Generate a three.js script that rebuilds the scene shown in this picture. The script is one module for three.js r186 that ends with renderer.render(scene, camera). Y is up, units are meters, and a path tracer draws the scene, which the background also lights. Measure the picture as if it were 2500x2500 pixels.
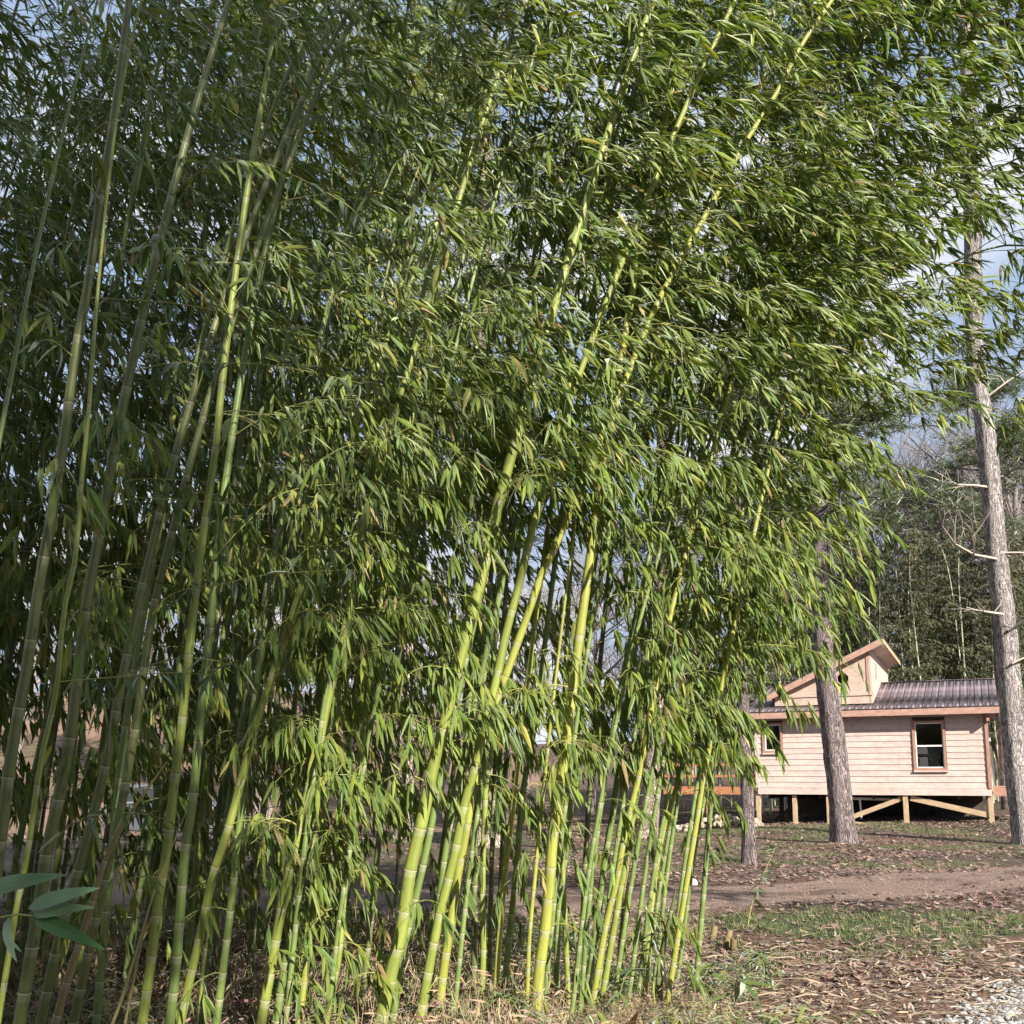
import * as THREE from 'three';
import { mergeGeometries } from 'three/addons/utils/BufferGeometryUtils.js';

// ------------------------------------------------------------------ camera, sky, sun, exposure
const scene = new THREE.Scene();
const FOCAL = 2400, CENTRE_Y = 1550, PITCH = THREE.MathUtils.degToRad(8.3), EYE = 1.6;
const camera = new THREE.PerspectiveCamera(2 * Math.atan(CENTRE_Y / FOCAL) * 180 / Math.PI, 2500 / 3100, 0.05, 900);
camera.position.set(0, EYE, 0);
camera.rotation.x = PITCH;
camera.setViewOffset(2500, 3100, 0, 0, 2500, 2500);
camera.updateProjectionMatrix();

const SUN = new THREE.Vector3(Math.sin(0.56) * Math.cos(0.56), Math.sin(0.56), Math.cos(0.56) * Math.cos(0.56)).normalize();
const sun = new THREE.DirectionalLight(new THREE.Color().setRGB(1, 0.93, 0.82), 5);
sun.position.copy(SUN).multiplyScalar(60); sun.target.position.set(0, 0, -15); sun.position.add(sun.target.position);
sun.castShadow = true; sun.shadow.radius = 1; sun.shadow.mapSize.set(4096, 4096);
Object.assign(sun.shadow.camera, { left: -40, right: 40, top: 40, bottom: -40, near: 1, far: 160 });
scene.add(sun, sun.target);

const renderer = new THREE.WebGLRenderer({ antialias: true });
renderer.setSize(1024, 1024);
renderer.toneMapping = THREE.LinearToneMapping;
renderer.toneMappingExposure = 2.25;
renderer.shadowMap.enabled = true;

// ------------------------------------------------------------------ random numbers and noise
function seeded(a) { return () => { a |= 0; a = a + 0x6D2B79F5 | 0; let t = Math.imul(a ^ a >>> 15, 1 | a); t = t + Math.imul(t ^ t >>> 7, 61 | t) ^ t; return ((t ^ t >>> 14) >>> 0) / 4294967296; }; }
let rnd = seeded(11);
const rr = (a, b) => a + (b - a) * rnd();
const pick = (a) => a[Math.floor(rnd() * a.length) % a.length];
const clamp = THREE.MathUtils.clamp, lerp = THREE.MathUtils.lerp, smooth = THREE.MathUtils.smoothstep;
const hash3 = (x, y, z) => { let h = Math.imul(x, 374761393) + Math.imul(y, 668265263) + Math.imul(z, 2147483647 ^ 0x5bd1e995) | 0; h = Math.imul(h ^ h >>> 13, 1274126177); return ((h ^ h >>> 16) >>> 0) / 4294967296; };
function noise3(x, y, z) {
  const ix = Math.floor(x), iy = Math.floor(y), iz = Math.floor(z), s = (t) => t * t * (3 - 2 * t), u = s(x - ix), v = s(y - iy), w = s(z - iz);
  const q = (dz) => lerp(lerp(hash3(ix, iy, iz + dz), hash3(ix + 1, iy, iz + dz), u), lerp(hash3(ix, iy + 1, iz + dz), hash3(ix + 1, iy + 1, iz + dz), u), v);
  return lerp(q(0), q(1), w);
}
const fbm = (x, y, z, o = 4) => { let s = 0, a = 0.5; for (let i = 0; i < o; i++, a *= 0.5, x *= 2.03, y *= 2.03, z *= 2.03) s += a * noise3(x, y, z); return s; };
const V = (x, y, z) => new THREE.Vector3(x, y, z);
const lin = (r, g, b) => new THREE.Color().setRGB(r, g, b);

// sky: thin winter air with soft white cloud, the same all the way round
{
  const W = 1024, H = 512, data = new Float32Array(W * H * 4);
  for (let j = 0; j < H; j++) {
    const up = ((j + 0.5) / H - 0.5) * Math.PI, y = Math.sin(up);
    for (let i = 0; i < W; i++) {
      const a = ((i + 0.5) / W - 0.5) * 2 * Math.PI, x = Math.cos(a) * Math.cos(up), z = Math.sin(a) * Math.cos(up), k = (j * W + i) * 4;
      const t = Math.pow(clamp(y, 0, 1), 0.55);
      let c = [lerp(0.64, 0.32, t), lerp(0.77, 0.46, t), lerp(0.98, 0.72, t)];
      const m = 1.6 / (Math.abs(y) + 0.28), cl = smooth(fbm(x * m * 1.6 + 7, y * 3, z * m * 1.6 + 3, 5), 0.42, 0.62) * 0.85;
      c = c.map((v, n) => lerp(v, [1.08, 1.09, 1.13][n], cl));
      if (y < 0) c = [0.3, 0.28, 0.25];
      data[k] = c[0]; data[k + 1] = c[1]; data[k + 2] = c[2]; data[k + 3] = 1;
    }
  }
  const tex = new THREE.DataTexture(data, W, H, THREE.RGBAFormat, THREE.FloatType);
  tex.mapping = THREE.EquirectangularReflectionMapping; tex.magFilter = THREE.LinearFilter; tex.needsUpdate = true;
  scene.background = tex; scene.environment = tex;
  scene.backgroundIntensity = 0.45; scene.environmentIntensity = 0.45;
}

// a point of the place from where it shows in the photograph (2500 px) and its distance in metres
function at(px, py, depth) {
  const x = (px - 1250) / FOCAL, y = -(py - CENTRE_Y) / FOCAL, c = Math.cos(PITCH), s = Math.sin(PITCH);
  const d = V(x, y * c + s, -(c - y * s));
  return d.multiplyScalar(depth / -d.z).add(V(0, EYE, 0));
}

// ------------------------------------------------------------------ naming
const taken = new Map();
function numbered(name) { const n = taken.get(name) ?? 0; taken.set(name, n + 1); return n ? `${name}_${String(n).padStart(3, '0')}` : name; }
const shade = (o) => { o.traverse((m) => { m.castShadow = true; m.receiveShadow = true; }); return o; };
function tag(o, label, category, group, kind) { o.userData.label = label; o.userData.category = category; if (group) o.userData.group = group; if (kind) o.userData.kind = kind; return o; }
function thing(name, label, category, group) { const o = new THREE.Group(); o.name = numbered(name); scene.add(o); return tag(o, label, category, group); }
function part(name, geometry, material, parent, kind) { const m = new THREE.Mesh(geometry, material); m.name = name; m.castShadow = m.receiveShadow = true; if (kind) m.userData.kind = kind; parent.add(m); return m; }
function copyOf(src, name, label, category, group) { const c = src.clone(); c.name = numbered(name); c.userData = {}; tag(c, label, category, group); scene.add(c); return c; }

// ------------------------------------------------------------------ geometry collector
class MB {
  constructor() { this.p = []; this.n = []; this.c = []; this.u = []; this.i = []; }
  get count() { return this.p.length / 3; }
  v(x, y, z, nx, ny, nz, c, u = 0, v = 0) { this.p.push(x, y, z); this.n.push(nx, ny, nz); this.c.push(c[0], c[1], c[2]); this.u.push(u, v); return this.p.length / 3 - 1; }
  t(a, b, c) { this.i.push(a, b, c); }
  geo() {
    const g = new THREE.BufferGeometry();
    g.setAttribute('position', new THREE.Float32BufferAttribute(this.p, 3)); g.setAttribute('normal', new THREE.Float32BufferAttribute(this.n, 3));
    g.setAttribute('color', new THREE.Float32BufferAttribute(this.c, 3)); g.setAttribute('uv', new THREE.Float32BufferAttribute(this.u, 2));
    g.setIndex(this.count > 65535 ? new THREE.Uint32BufferAttribute(this.i, 1) : new THREE.Uint16BufferAttribute(this.i, 1));
    return g;
  }
}
// tube round points with a radius and a colour at each; bump(k, angle) changes the radius
function tube(mb, pts, radii, seg, colour, bump, uScale = 1, closeEnd = true) {
  const n = pts.length, T = new THREE.Vector3(), A = new THREE.Vector3(), B = new THREE.Vector3(), ref = V(0, 0, 1);
  T.subVectors(pts[1], pts[0]).normalize(); if (Math.abs(T.z) > 0.9) ref.set(1, 0, 0);
  A.crossVectors(T, ref).normalize();
  const base = mb.count; let s = 0;
  for (let k = 0; k < n; k++) {
    T.subVectors(pts[Math.min(k + 1, n - 1)], pts[Math.max(k - 1, 0)]).normalize();
    A.addScaledVector(T, -A.dot(T)).normalize(); B.crossVectors(T, A);
    if (k) s += pts[k].distanceTo(pts[k - 1]);
    const c = typeof colour === 'function' ? colour(k, s) : colour;
    for (let j = 0; j <= seg; j++) {
      const a = j / seg * Math.PI * 2, ca = Math.cos(a), sa = Math.sin(a), r = radii[k] + (bump ? bump(k, a, s) : 0);
      const nx = A.x * ca + B.x * sa, ny = A.y * ca + B.y * sa, nz = A.z * ca + B.z * sa;
      mb.v(pts[k].x + nx * r, pts[k].y + ny * r, pts[k].z + nz * r, nx, ny, nz, c, j / seg * uScale, s);
    }
  }
  for (let k = 0; k < n - 1; k++) for (let j = 0; j < seg; j++) { const a = base + k * (seg + 1) + j, b = a + seg + 1; mb.t(a, a + 1, b + 1); mb.t(a, b + 1, b); }
  if (closeEnd) { const c = typeof colour === 'function' ? colour(n - 1, s) : colour, e = mb.v(pts[n - 1].x, pts[n - 1].y, pts[n - 1].z, T.x, T.y, T.z, c); for (let j = 0; j < seg; j++) mb.t(base + (n - 1) * (seg + 1) + j, base + (n - 1) * (seg + 1) + j + 1, e); }
}
// one lance-shaped leaf: 6 corners, bent down along its length
const _s = new THREE.Vector3(), _q = new THREE.Vector3();
function leaf(mb, p, d, n, len, wid, droop, c) {
  _s.crossVectors(d, n).normalize();
  const y1 = -droop * len * 0.07, y2 = -droop * len * 0.32, y3 = -droop * len * 0.75, w1 = wid * 0.5, w2 = wid * 0.40, k = 0.45;
  const b = mb.v(p.x, p.y, p.z, n.x, n.y, n.z, c, 0.5, 0);
  const q = (f, dy, w, sgn, v) => mb.v(p.x + d.x * len * f + _s.x * w * sgn, p.y + d.y * len * f + _s.y * w * sgn + dy, p.z + d.z * len * f + _s.z * w * sgn, n.x + _s.x * sgn * k, n.y + _s.y * sgn * k, n.z + _s.z * sgn * k, c, 0.5 + sgn * 0.5, v);
  const l1 = q(0.28, y1, w1, -1, 0.28), r1 = q(0.28, y1, w1, 1, 0.28), l2 = q(0.64, y2, w2, -1, 0.64), r2 = q(0.64, y2, w2, 1, 0.64);
  const e = mb.v(p.x + d.x * len, p.y + d.y * len + y3, p.z + d.z * len, n.x, n.y, n.z, c, 0.5, 1);
  mb.t(b, r1, l1); mb.t(l1, r1, r2); mb.t(l1, r2, l2); mb.t(l2, r2, e);
}
const GREENS = [[0.100, 0.160, 0.012], [0.130, 0.195, 0.014], [0.165, 0.235, 0.016], [0.100, 0.170, 0.026], [0.205, 0.255, 0.020]];
function leafColour(yellow = 0.02) {
  const r = rnd(); if (r < yellow) return pick([[0.42, 0.34, 0.11], [0.36, 0.33, 0.04], [0.30, 0.20, 0.08]]);
  const g = pick(GREENS), f = rr(0.75, 1.3); return [g[0] * f * rr(0.85, 1.2), g[1] * f, g[2] * f];
}

// ------------------------------------------------------------------ textures
function dataTex(w, h, fn, rx = 1, ry = 1, srgb = true) {
  const d = new Uint8Array(w * h * 4);
  for (let j = 0; j < h; j++) for (let i = 0; i < w; i++) { const c = fn(i / w, j / h, i, j), k = (j * w + i) * 4; d[k] = clamp(c[0], 0, 255); d[k + 1] = clamp(c[1] ?? c[0], 0, 255); d[k + 2] = clamp(c[2] ?? c[0], 0, 255); d[k + 3] = 255; }
  const t = new THREE.DataTexture(d, w, h); t.wrapS = t.wrapT = THREE.RepeatWrapping; t.repeat.set(rx, ry); t.magFilter = THREE.LinearFilter; t.minFilter = THREE.LinearMipmapLinearFilter; t.generateMipmaps = true;
  if (srgb) t.colorSpace = THREE.SRGBColorSpace; t.needsUpdate = true; return t;
}
const wrapNoise = (u, v, f, z = 0, o = 4) => { const a = u * Math.PI * 2, b = v * Math.PI * 2; return fbm(Math.cos(a) * f + 11, Math.sin(a) * f + Math.cos(b) * f * 0.7, Math.sin(b) * f + z, o); };

const streak = dataTex(128, 256, (u, v, i, j) => { const s = noise3(i * 0.45, j * 0.012, 1) * 0.6 + noise3(i * 0.15, j * 0.03, 5) * 0.4, b = fbm(i * 0.06, j * 0.05, 9, 3); const k = 205 + s * 48 - (b > 0.56 ? (b - 0.56) * 380 : 0); return [k, k, k * 0.97]; }, 1, 1.4);
const barkMap = dataTex(512, 512, (u, v) => { const n = wrapNoise(u, v * 0.5, 7, 2, 5), f = Math.abs(wrapNoise(u, v, 3.4, 8, 4) - 0.47) * 7; const k = 135 + n * 150 - (f < 0.4 ? (0.4 - f) * 300 : 0); return [k, k * 0.96, k * 0.93]; }, 2, 0.45);
const barkBump = dataTex(512, 512, (u, v) => { const f = Math.min(1, Math.abs(wrapNoise(u, v, 3.4, 8, 4) - 0.47) * 8); return [f * 190 + wrapNoise(u, v, 9, 1, 3) * 60]; }, 2, 0.45, false);
const woodMap = dataTex(256, 256, (u, v, i, j) => { const g = noise3(i * 0.02, j * 0.35, 3) * 0.6 + noise3(i * 0.05, j * 0.09, 7) * 0.4; const k = 190 + g * 62; return [k, k, k]; }, 1, 1);
const paintMap = dataTex(512, 256, (u, v, i, j) => { const g = noise3(i * 0.02, j * 0.5, 3), b = fbm(i * 0.02, j * 0.03, 6, 4); const k = 215 + g * 22 + (b - 0.45) * 50; return [k, k * 0.995, k * 0.985]; }, 0.5, 0.6);
const roofMap = dataTex(512, 512, (u, v, i, j) => { const s = noise3(i * 0.5, j * 0.012, 2), b = fbm(i * 0.015, j * 0.012, 4, 5), k = 110 + s * 50 + (b - 0.45) * 260; return [k * 1.03, k * 0.97, k]; }, 0.13, 0.24);
const soilMap = (() => {
  const cv = document.createElement('canvas'); cv.width = cv.height = 1024; const g = cv.getContext('2d'); const r = seeded(5);
  g.fillStyle = 'rgb(150,146,142)'; g.fillRect(0, 0, 1024, 1024);
  for (let k = 0; k < 26000; k++) {
    const x = r() * 1024, y = r() * 1024, a = r() * 6.3, l = 2 + r() * 11, w = 0.8 + r() * 2.6, b = 70 + r() * 180, h = r();
    g.fillStyle = `rgb(${b * (1 + 0.05 * h) | 0},${b * (0.97 - 0.04 * h) | 0},${b * (0.93 - 0.06 * h) | 0})`;
    for (const [ox, oy] of [[0, 0], [x < 20 ? 1024 : -1024, 0], [0, y < 20 ? 1024 : -1024]]) { if (ox && x > 20 && x < 1004) continue; if (oy && y > 20 && y < 1004) continue; g.save(); g.translate(x + ox, y + oy); g.rotate(a); g.beginPath(); g.ellipse(0, 0, l, w, 0, 0, 6.3); g.fill(); g.restore(); }
  }
  const t = new THREE.CanvasTexture(cv); t.wrapS = t.wrapT = THREE.RepeatWrapping; t.repeat.set(0.45, 0.45); t.colorSpace = THREE.SRGBColorSpace; return t;
})();
const soilBump = dataTex(512, 512, (u, v) => [wrapNoise(u, v, 14, 3, 4) * 255], 0.8, 0.8, false);

// ------------------------------------------------------------------ materials
const leafMat = new THREE.MeshPhysicalMaterial({ color: 0xffffff, vertexColors: true, roughness: 1, transmission: 0.42, thickness: 0, clearcoat: 0.34, clearcoatRoughness: 0.33, side: THREE.DoubleSide });
const twigMat = new THREE.MeshStandardMaterial({ vertexColors: true, roughness: 0.6 });
const culmMat = new THREE.MeshPhysicalMaterial({ vertexColors: true, map: streak, roughness: 0.55, clearcoat: 0.25, clearcoatRoughness: 0.4 });
const ringMat = new THREE.MeshStandardMaterial({ color: lin(0.42, 0.41, 0.24), roughness: 0.7 });
const ringDark = new THREE.MeshStandardMaterial({ color: lin(0.19, 0.17, 0.09), roughness: 0.8 });
const dryMat = new THREE.MeshPhysicalMaterial({ vertexColors: true, roughness: 1, transmission: 0.2, thickness: 0, side: THREE.DoubleSide });
const grassMat = new THREE.MeshPhysicalMaterial({ vertexColors: true, roughness: 1, transmission: 0.35, thickness: 0, side: THREE.DoubleSide });
const barkMat = new THREE.MeshStandardMaterial({ map: barkMap, bumpMap: barkBump, bumpScale: 0.06, vertexColors: true, roughness: 0.95 });
const bareMat = new THREE.MeshStandardMaterial({ vertexColors: true, roughness: 0.9 });

// ------------------------------------------------------------------ terrain
const ROAD = [[-40, -25], [-20, -19.5], [-9, -15.2], [-2, -13.3], [2.6, -13.4], [5.5, -14.6], [9, -17], [14, -19.6], [22, -22], [40, -26]];
const roadZ = (x) => { for (let k = 1; k < ROAD.length; k++) if (x < ROAD[k][0]) { const t = (x - ROAD[k - 1][0]) / (ROAD[k][0] - ROAD[k - 1][0]); return lerp(ROAD[k - 1][1], ROAD[k][1], t); } return -26; };
function ground(x, z) {
  let h = (fbm(x * 0.25 + 40, 0, z * 0.25 + 9, 3) - 0.45) * 0.28 * smooth(Math.hypot(x, z), 5, 14);
  const back = smooth(-z, 24, 34);
  h += back * clamp((x - 9) * 0.045, -0.2, 0.4) ;
  h += smooth(-z, 34, 85) * smooth(-x, 1, 16) * 8.5;
  h += smooth(-z, 60, 220) * 9;
  return h;
}
const COVER = { litter: [0.20, 0.135, 0.105], straw: [0.36, 0.27, 0.18], grass: [0.085, 0.125, 0.035], dirt: [0.50, 0.39, 0.34], red: [0.30, 0.16, 0.11], gravel: [0.34, 0.33, 0.33], gold: [0.62, 0.43, 0.32] };
function grassAt(x, z) {
  const n = fbm(x * 0.75 + 3, 1, z * 0.9 + 8, 4);
  let g = 0;
  if (z < -8.4 && z > -12.2 && x > 1.7) g = (0.12 + smooth(n, 0.36, 0.54)) * smooth(x, 1.7, 2.6) * smooth(-z, 8.0, 9.6) * smooth(z, -12.4, -11.2);
  if (z < -17) g = 0.05 + smooth(n, 0.46, 0.62) * 0.7;
  if (z < -27 && z > -33) g = smooth(n, 0.38, 0.5);
  if (z < -15 && x < -3) g = Math.max(g, 0.6 * smooth(n, 0.4, 0.55));
  return g * (1 - smooth(2.0 - Math.abs(z - roadZ(x)), 0, 0.6));
}
const inGrove = (x, z) => smooth(-z, 3, 4.5) * smooth(z, -12.5, -11) * smooth(0.17 * -z + 0.6 - x, 0, 0.8);
{
  const axis = (lo, hi, n, near, fall) => { const a = []; for (let k = 0; k <= n; k++) { const t = k / n * 2 - 1; a.push(near + Math.sign(t) * (Math.abs(t) * 16 + Math.pow(Math.abs(t), fall) * 320)); } return a; };
  const xs = axis(0, 0, 220, 2, 5), zs = axis(0, 0, 240, -12, 5), mb = new MB(), W = xs.length;
  for (const z of zs) for (const x of xs) {
    const e = 0.15, h = ground(x, z), n = V(h - ground(x + e, z), e, h - ground(x, z + e)).normalize();
    let c = COVER.litter.slice(); const mix = (o, t) => { for (let k = 0; k < 3; k++) c[k] = lerp(c[k], o[k], clamp(t, 0, 1)); };
    const n1 = fbm(x * 0.4, 2, z * 0.4, 4), n2 = fbm(x * 1.7 + 9, 4, z * 1.7, 3);
    mix(COVER.red, smooth(n1, 0.46, 0.62) * 0.7);
    mix(COVER.straw, smooth(z, -11, -9) * 0.5 * (0.4 + n2));
    mix(COVER.straw, inGrove(x, z) * 0.35);
    if (z < -30 && x < 3) mix(COVER.gold, 0.8 * smooth(-z, 30, 36));
    if (z < -14 && z > -34 && x < -4) mix(COVER.dirt, 0.5 * smooth(-x, 4, 7));
    mix(COVER.grass, grassAt(x, z) * 0.8);
    mix(COVER.gravel, smooth(x - (2.2 + (-z - 6) * 0.75), 0, 0.9) * smooth(z, -9.6, -8.6) * 0.8);
    const f = 0.85 + n2 * 0.35; mb.v(x, h, z, n.x, n.y, n.z, c.map((q) => q * f), x, z);
  }
  for (let j = 0; j < zs.length - 1; j++) for (let i = 0; i < W - 1; i++) { const a = j * W + i; mb.t(a, a + W, a + 1); mb.t(a + 1, a + W, a + W + 1); }
  const o = part('ground', mb.geo(), new THREE.MeshStandardMaterial({ vertexColors: true, map: soilMap, bumpMap: soilBump, bumpScale: 0.025, roughness: 1 }), scene, 'structure');
  tag(o, 'leaf strewn woodland ground with patches of grass', 'ground', null, 'structure');
}
// the dirt track: two worn ruts and a crown, laid just over the ground
{
  const mb = new MB(), N = 260, M = 18;
  for (let k = 0; k <= N; k++) {
    const x = lerp(-34, 34, k / N), z0 = roadZ(x), wide = 1.35 + (fbm(x * 0.8, 3, 1, 3) - 0.45) * 0.9;
    for (let j = 0; j <= M; j++) {
      const t = j / M * 2 - 1, edge = Math.abs(t) > 0.99 ? -0.03 : 0.012, z = z0 + t * (wide + 0.35 * (fbm(x * 2.3, j < M / 2 ? 4 : 8, 2, 2) - 0.45)), rut = -0.0 + 0.02 * Math.cos(t * 6);
      const y = ground(x, z) + edge + Math.max(0, rut) * (Math.abs(t) > 0.9 ? 0 : 1), e = fbm(x * 1.3, 7, z * 2.2, 4), f = 0.8 + 0.45 * e, li = smooth(e, 0.45, 0.6) * (Math.abs(t) < 0.35 ? 0.95 : Math.abs(t) > 0.8 ? 0.8 : 0.25);
      const c = [0, 1, 2].map((q) => lerp(COVER.dirt[q], COVER.litter[q], li) * f);
      mb.v(x, y, z, 0, 1, 0, c, x * 1.3, z * 1.3);
    }
  }
  for (let k = 0; k < N; k++) for (let j = 0; j < M; j++) { const a = k * (M + 1) + j; mb.t(a, a + 1, a + M + 1); mb.t(a + 1, a + M + 2, a + M + 1); }
  const o = part('dirt_road', mb.geo(), new THREE.MeshStandardMaterial({ vertexColors: true, map: soilMap, bumpMap: soilBump, bumpScale: 0.015, roughness: 1 }), scene, 'structure');
  tag(o, 'pinkish tan dirt track running across behind the bamboo', 'road', null, 'structure');
}

// ------------------------------------------------------------------ cabin on posts
const CAB = new THREE.Group(); CAB.name = numbered('cabin'); scene.add(CAB);
tag(CAB, 'small pink plank cabin raised on timber posts with grey metal roof', 'cabin');
CAB.position.set(11.9, 0, -33); CAB.rotation.y = -THREE.MathUtils.degToRad(25.5);
{
  const boxUV = (g, w, h, d) => { const u = g.attributes.uv, p = g.attributes.position, n = g.attributes.normal; for (let k = 0; k < u.count; k++) { const ax = Math.abs(n.getX(k)), ay = Math.abs(n.getY(k)); if (w >= h && w >= d) u.setXY(k, p.getX(k), ay > 0.5 ? p.getZ(k) : p.getY(k)); else if (h >= d) u.setXY(k, p.getY(k), ax > 0.5 ? p.getZ(k) : p.getX(k)); else u.setXY(k, p.getZ(k), ay > 0.5 ? p.getX(k) : p.getY(k)); } return g; };
  const cache = new Map();
  const box = (w, h, d) => { const key = [w, h, d].map((v) => v.toFixed(3)).join(); if (!cache.has(key)) cache.set(key, boxUV(new THREE.BoxGeometry(w, h, d), w, h, d)); return cache.get(key); };
  const put = (name, w, h, d, x, y, z, m, parent = CAB, rz = 0) => { const o = part(name, box(w, h, d), m, parent); o.position.set(x, y, z); o.rotation.z = rz; return o; };
  const paint = [0, 1, 2].map((k) => new THREE.MeshStandardMaterial({ color: lin(0.74 - k * 0.025, 0.58 - k * 0.022, 0.535 - k * 0.02), map: paintMap, roughness: 0.8 }));
  const trim = new THREE.MeshStandardMaterial({ color: lin(0.50, 0.27, 0.20), map: woodMap, roughness: 0.8 });
  const fasciaMat = new THREE.MeshStandardMaterial({ color: lin(0.56, 0.34, 0.27), map: woodMap, roughness: 0.8 });
  const ply = new THREE.MeshStandardMaterial({ color: lin(0.64, 0.49, 0.42), map: paintMap, roughness: 0.85 });
  const pine = new THREE.MeshStandardMaterial({ color: lin(0.58, 0.42, 0.27), map: woodMap, roughness: 0.85 });
  const orange = new THREE.MeshStandardMaterial({ color: lin(0.52, 0.22, 0.11), map: woodMap, roughness: 0.85 });
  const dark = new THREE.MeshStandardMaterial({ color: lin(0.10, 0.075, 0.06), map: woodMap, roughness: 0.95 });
  const white = new THREE.MeshStandardMaterial({ color: lin(0.75, 0.73, 0.70), roughness: 0.6 });
  const roofMats = [[0.17, 0.155, 0.165], [0.20, 0.18, 0.185], [0.15, 0.135, 0.14]].map((c) => new THREE.MeshStandardMaterial({ color: lin(...c.map((v) => v * 2.1)), map: roofMap, roughness: 0.55, metalness: 0.15 }));
  const glass = new THREE.MeshPhysicalMaterial({ color: 0xffffff, roughness: 0.03, transmission: 1, thickness: 0, ior: 1.5 });
  const X0 = -3.77, X1 = 3.62, YB = 1.06, YT = 3.92, DEEP = 7.4, RY = 5.07;
  // floor, back and side walls close the box
  put('floor', X1 - X0 - 0.3, 0.16, DEEP - 0.3, (X0 + X1) / 2, 1.19, -DEEP / 2, dark);
  put('rear_wall', X1 - X0, YT - YB, 0.14, (X0 + X1) / 2, (YB + YT) / 2, -DEEP, paint[0]);
  for (const [x, nm] of [[X0 + 0.07, 'side_wall'], [X1 - 0.07, 'side_wall']]) {
    const sh = new THREE.Shape([new THREE.Vector2(0.08, YB), new THREE.Vector2(DEEP - 0.08, YB), new THREE.Vector2(DEEP - 0.08, YT - 0.12), new THREE.Vector2(DEEP / 2, RY - 0.12), new THREE.Vector2(0.08, YT - 0.12)]);
    const g = new THREE.ExtrudeGeometry(sh, { depth: 0.14, bevelEnabled: false }); g.rotateY(Math.PI / 2); const o = part(nm, g, paint[1], CAB); o.position.set(x - 0.07, 0, 0);
  }
  // sheathing behind the boards, cut round the two windows
  const win = { x0: 1.46, x1: 2.30, y0: 1.93, y1: 3.40 }, win2 = { x0: -3.40, x1: -2.86, y0: 2.55, y1: 3.45 };
  for (const [a, b, c, d] of [[X0 + 0.14, win2.x0, YB, YT], [win2.x0, win2.x1, YB, win2.y0], [win2.x0, win2.x1, win2.y1, YT], [win2.x1, win.x0, YB, YT], [win.x0, win.x1, YB, win.y0], [win.x0, win.x1, win.y1, YT], [win.x1, X1 - 0.14, YB, YT]])
    put('sheathing', b - a - 0.002, d - c - 0.002, 0.08, (a + b) / 2, (c + d) / 2, -0.06, dark);
  // lapped siding, each plank its own piece
  const rowH = 0.192, rows = 14;
  for (let r = 0; r < rows; r++) {
    const y = 1.28 + rowH * (r + 0.5); if (y > YT) break;
    let cuts = [X0 + 0.11, X1 - 0.11];
    const joint = [null, 0.55, -0.55, null, 0.9, null, -1.6, 0.2, null, -0.9, 1.0, null, -1.2, 0.4][r];
    let runs = [[cuts[0], cuts[1]]];
    const cut = (a, b) => { runs = runs.flatMap(([p, q]) => (b <= p || a >= q ? [[p, q]] : [[p, a], [b, q]].filter(([m, n]) => n - m > 0.03))); };
    if (y + rowH / 2 > win.y0 - 0.05 && y - rowH / 2 < win.y1 + 0.05) cut(win.x0 - 0.075, win.x1 + 0.075);
    if (y + rowH / 2 > win2.y0 - 0.05 && y - rowH / 2 < win2.y1 + 0.05) cut(win2.x0 - 0.07, win2.x1 + 0.07);
    if (joint !== null) cut(joint, joint + 0.006);
    for (const [a, b] of runs) { const o = put('siding_plank', b - a, rowH - 0.004, 0.022, (a + b) / 2, y, 0.012, paint[Math.floor(rnd() * 3)]); o.rotation.x = -0.085; }
  }
  put('skirt_board', 2.96, 0.215, 0.035, -2.22, 1.165, 0.02, paint[0]); put('skirt_board', 2.0, 0.225, 0.035, 0.262, 1.165, 0.022, paint[1]); put('skirt_board', 2.35, 0.225, 0.035, 2.44, 1.165, 0.02, paint[0]);
  put('corner_board', 0.10, 2.64, 0.10, X1 - 0.04, 2.6, 0.02, trim); put('corner_board', 0.10, 2.64, 0.08, X0 + 0.06, 2.6, 0.02, paint[2]);
  // windows
  const window_ = (w, two) => {
    const g = new THREE.Group(); g.name = 'window'; CAB.add(g); const cx = (w.x0 + w.x1) / 2, cy = (w.y0 + w.y1) / 2, ww = w.x1 - w.x0, hh = w.y1 - w.y0;
    put('casing', 0.085, hh + 0.17, 0.05, w.x0 - 0.043, cy, 0.045, trim, g); put('casing', 0.06, hh + 0.17, 0.05, w.x1 + 0.03, cy, 0.045, trim, g);
    put('casing', ww - 0.002, 0.06, 0.048, cx, w.y1 + 0.03, 0.045, trim, g); put('sill', ww + 0.2, 0.05, 0.09, cx, w.y0 - 0.105, 0.05, paint[0], g); put('casing', ww - 0.002, 0.08, 0.046, cx, w.y0 - 0.038, 0.045, trim, g);
    for (const s of [-1, 1]) put('sash', 0.03, hh - 0.004, 0.04, cx + s * (ww / 2 - 0.017), cy, 0.01, white, g);
    for (const y of [w.y0 + 0.02, w.y1 - 0.02]) put('sash', ww - 0.068, 0.035, 0.038, cx, y, 0.01, white, g);
    if (two) { put('sash', ww - 0.068, 0.05, 0.045, cx, cy - 0.02, 0.012, white, g); put('pane', ww - 0.07, hh / 2 - 0.02, 0.006, cx, cy + hh / 4 - 0.008, -0.004, glass, g); put('pane', ww - 0.07, hh / 2 - 0.07, 0.006, cx, cy - hh / 4 - 0.006, 0.0, glass, g); }
    else put('pane', ww - 0.07, hh - 0.08, 0.006, cx, cy, 0.0, glass, g);
    return g;
  };
  window_(win, true); window_(win2, false);
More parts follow.
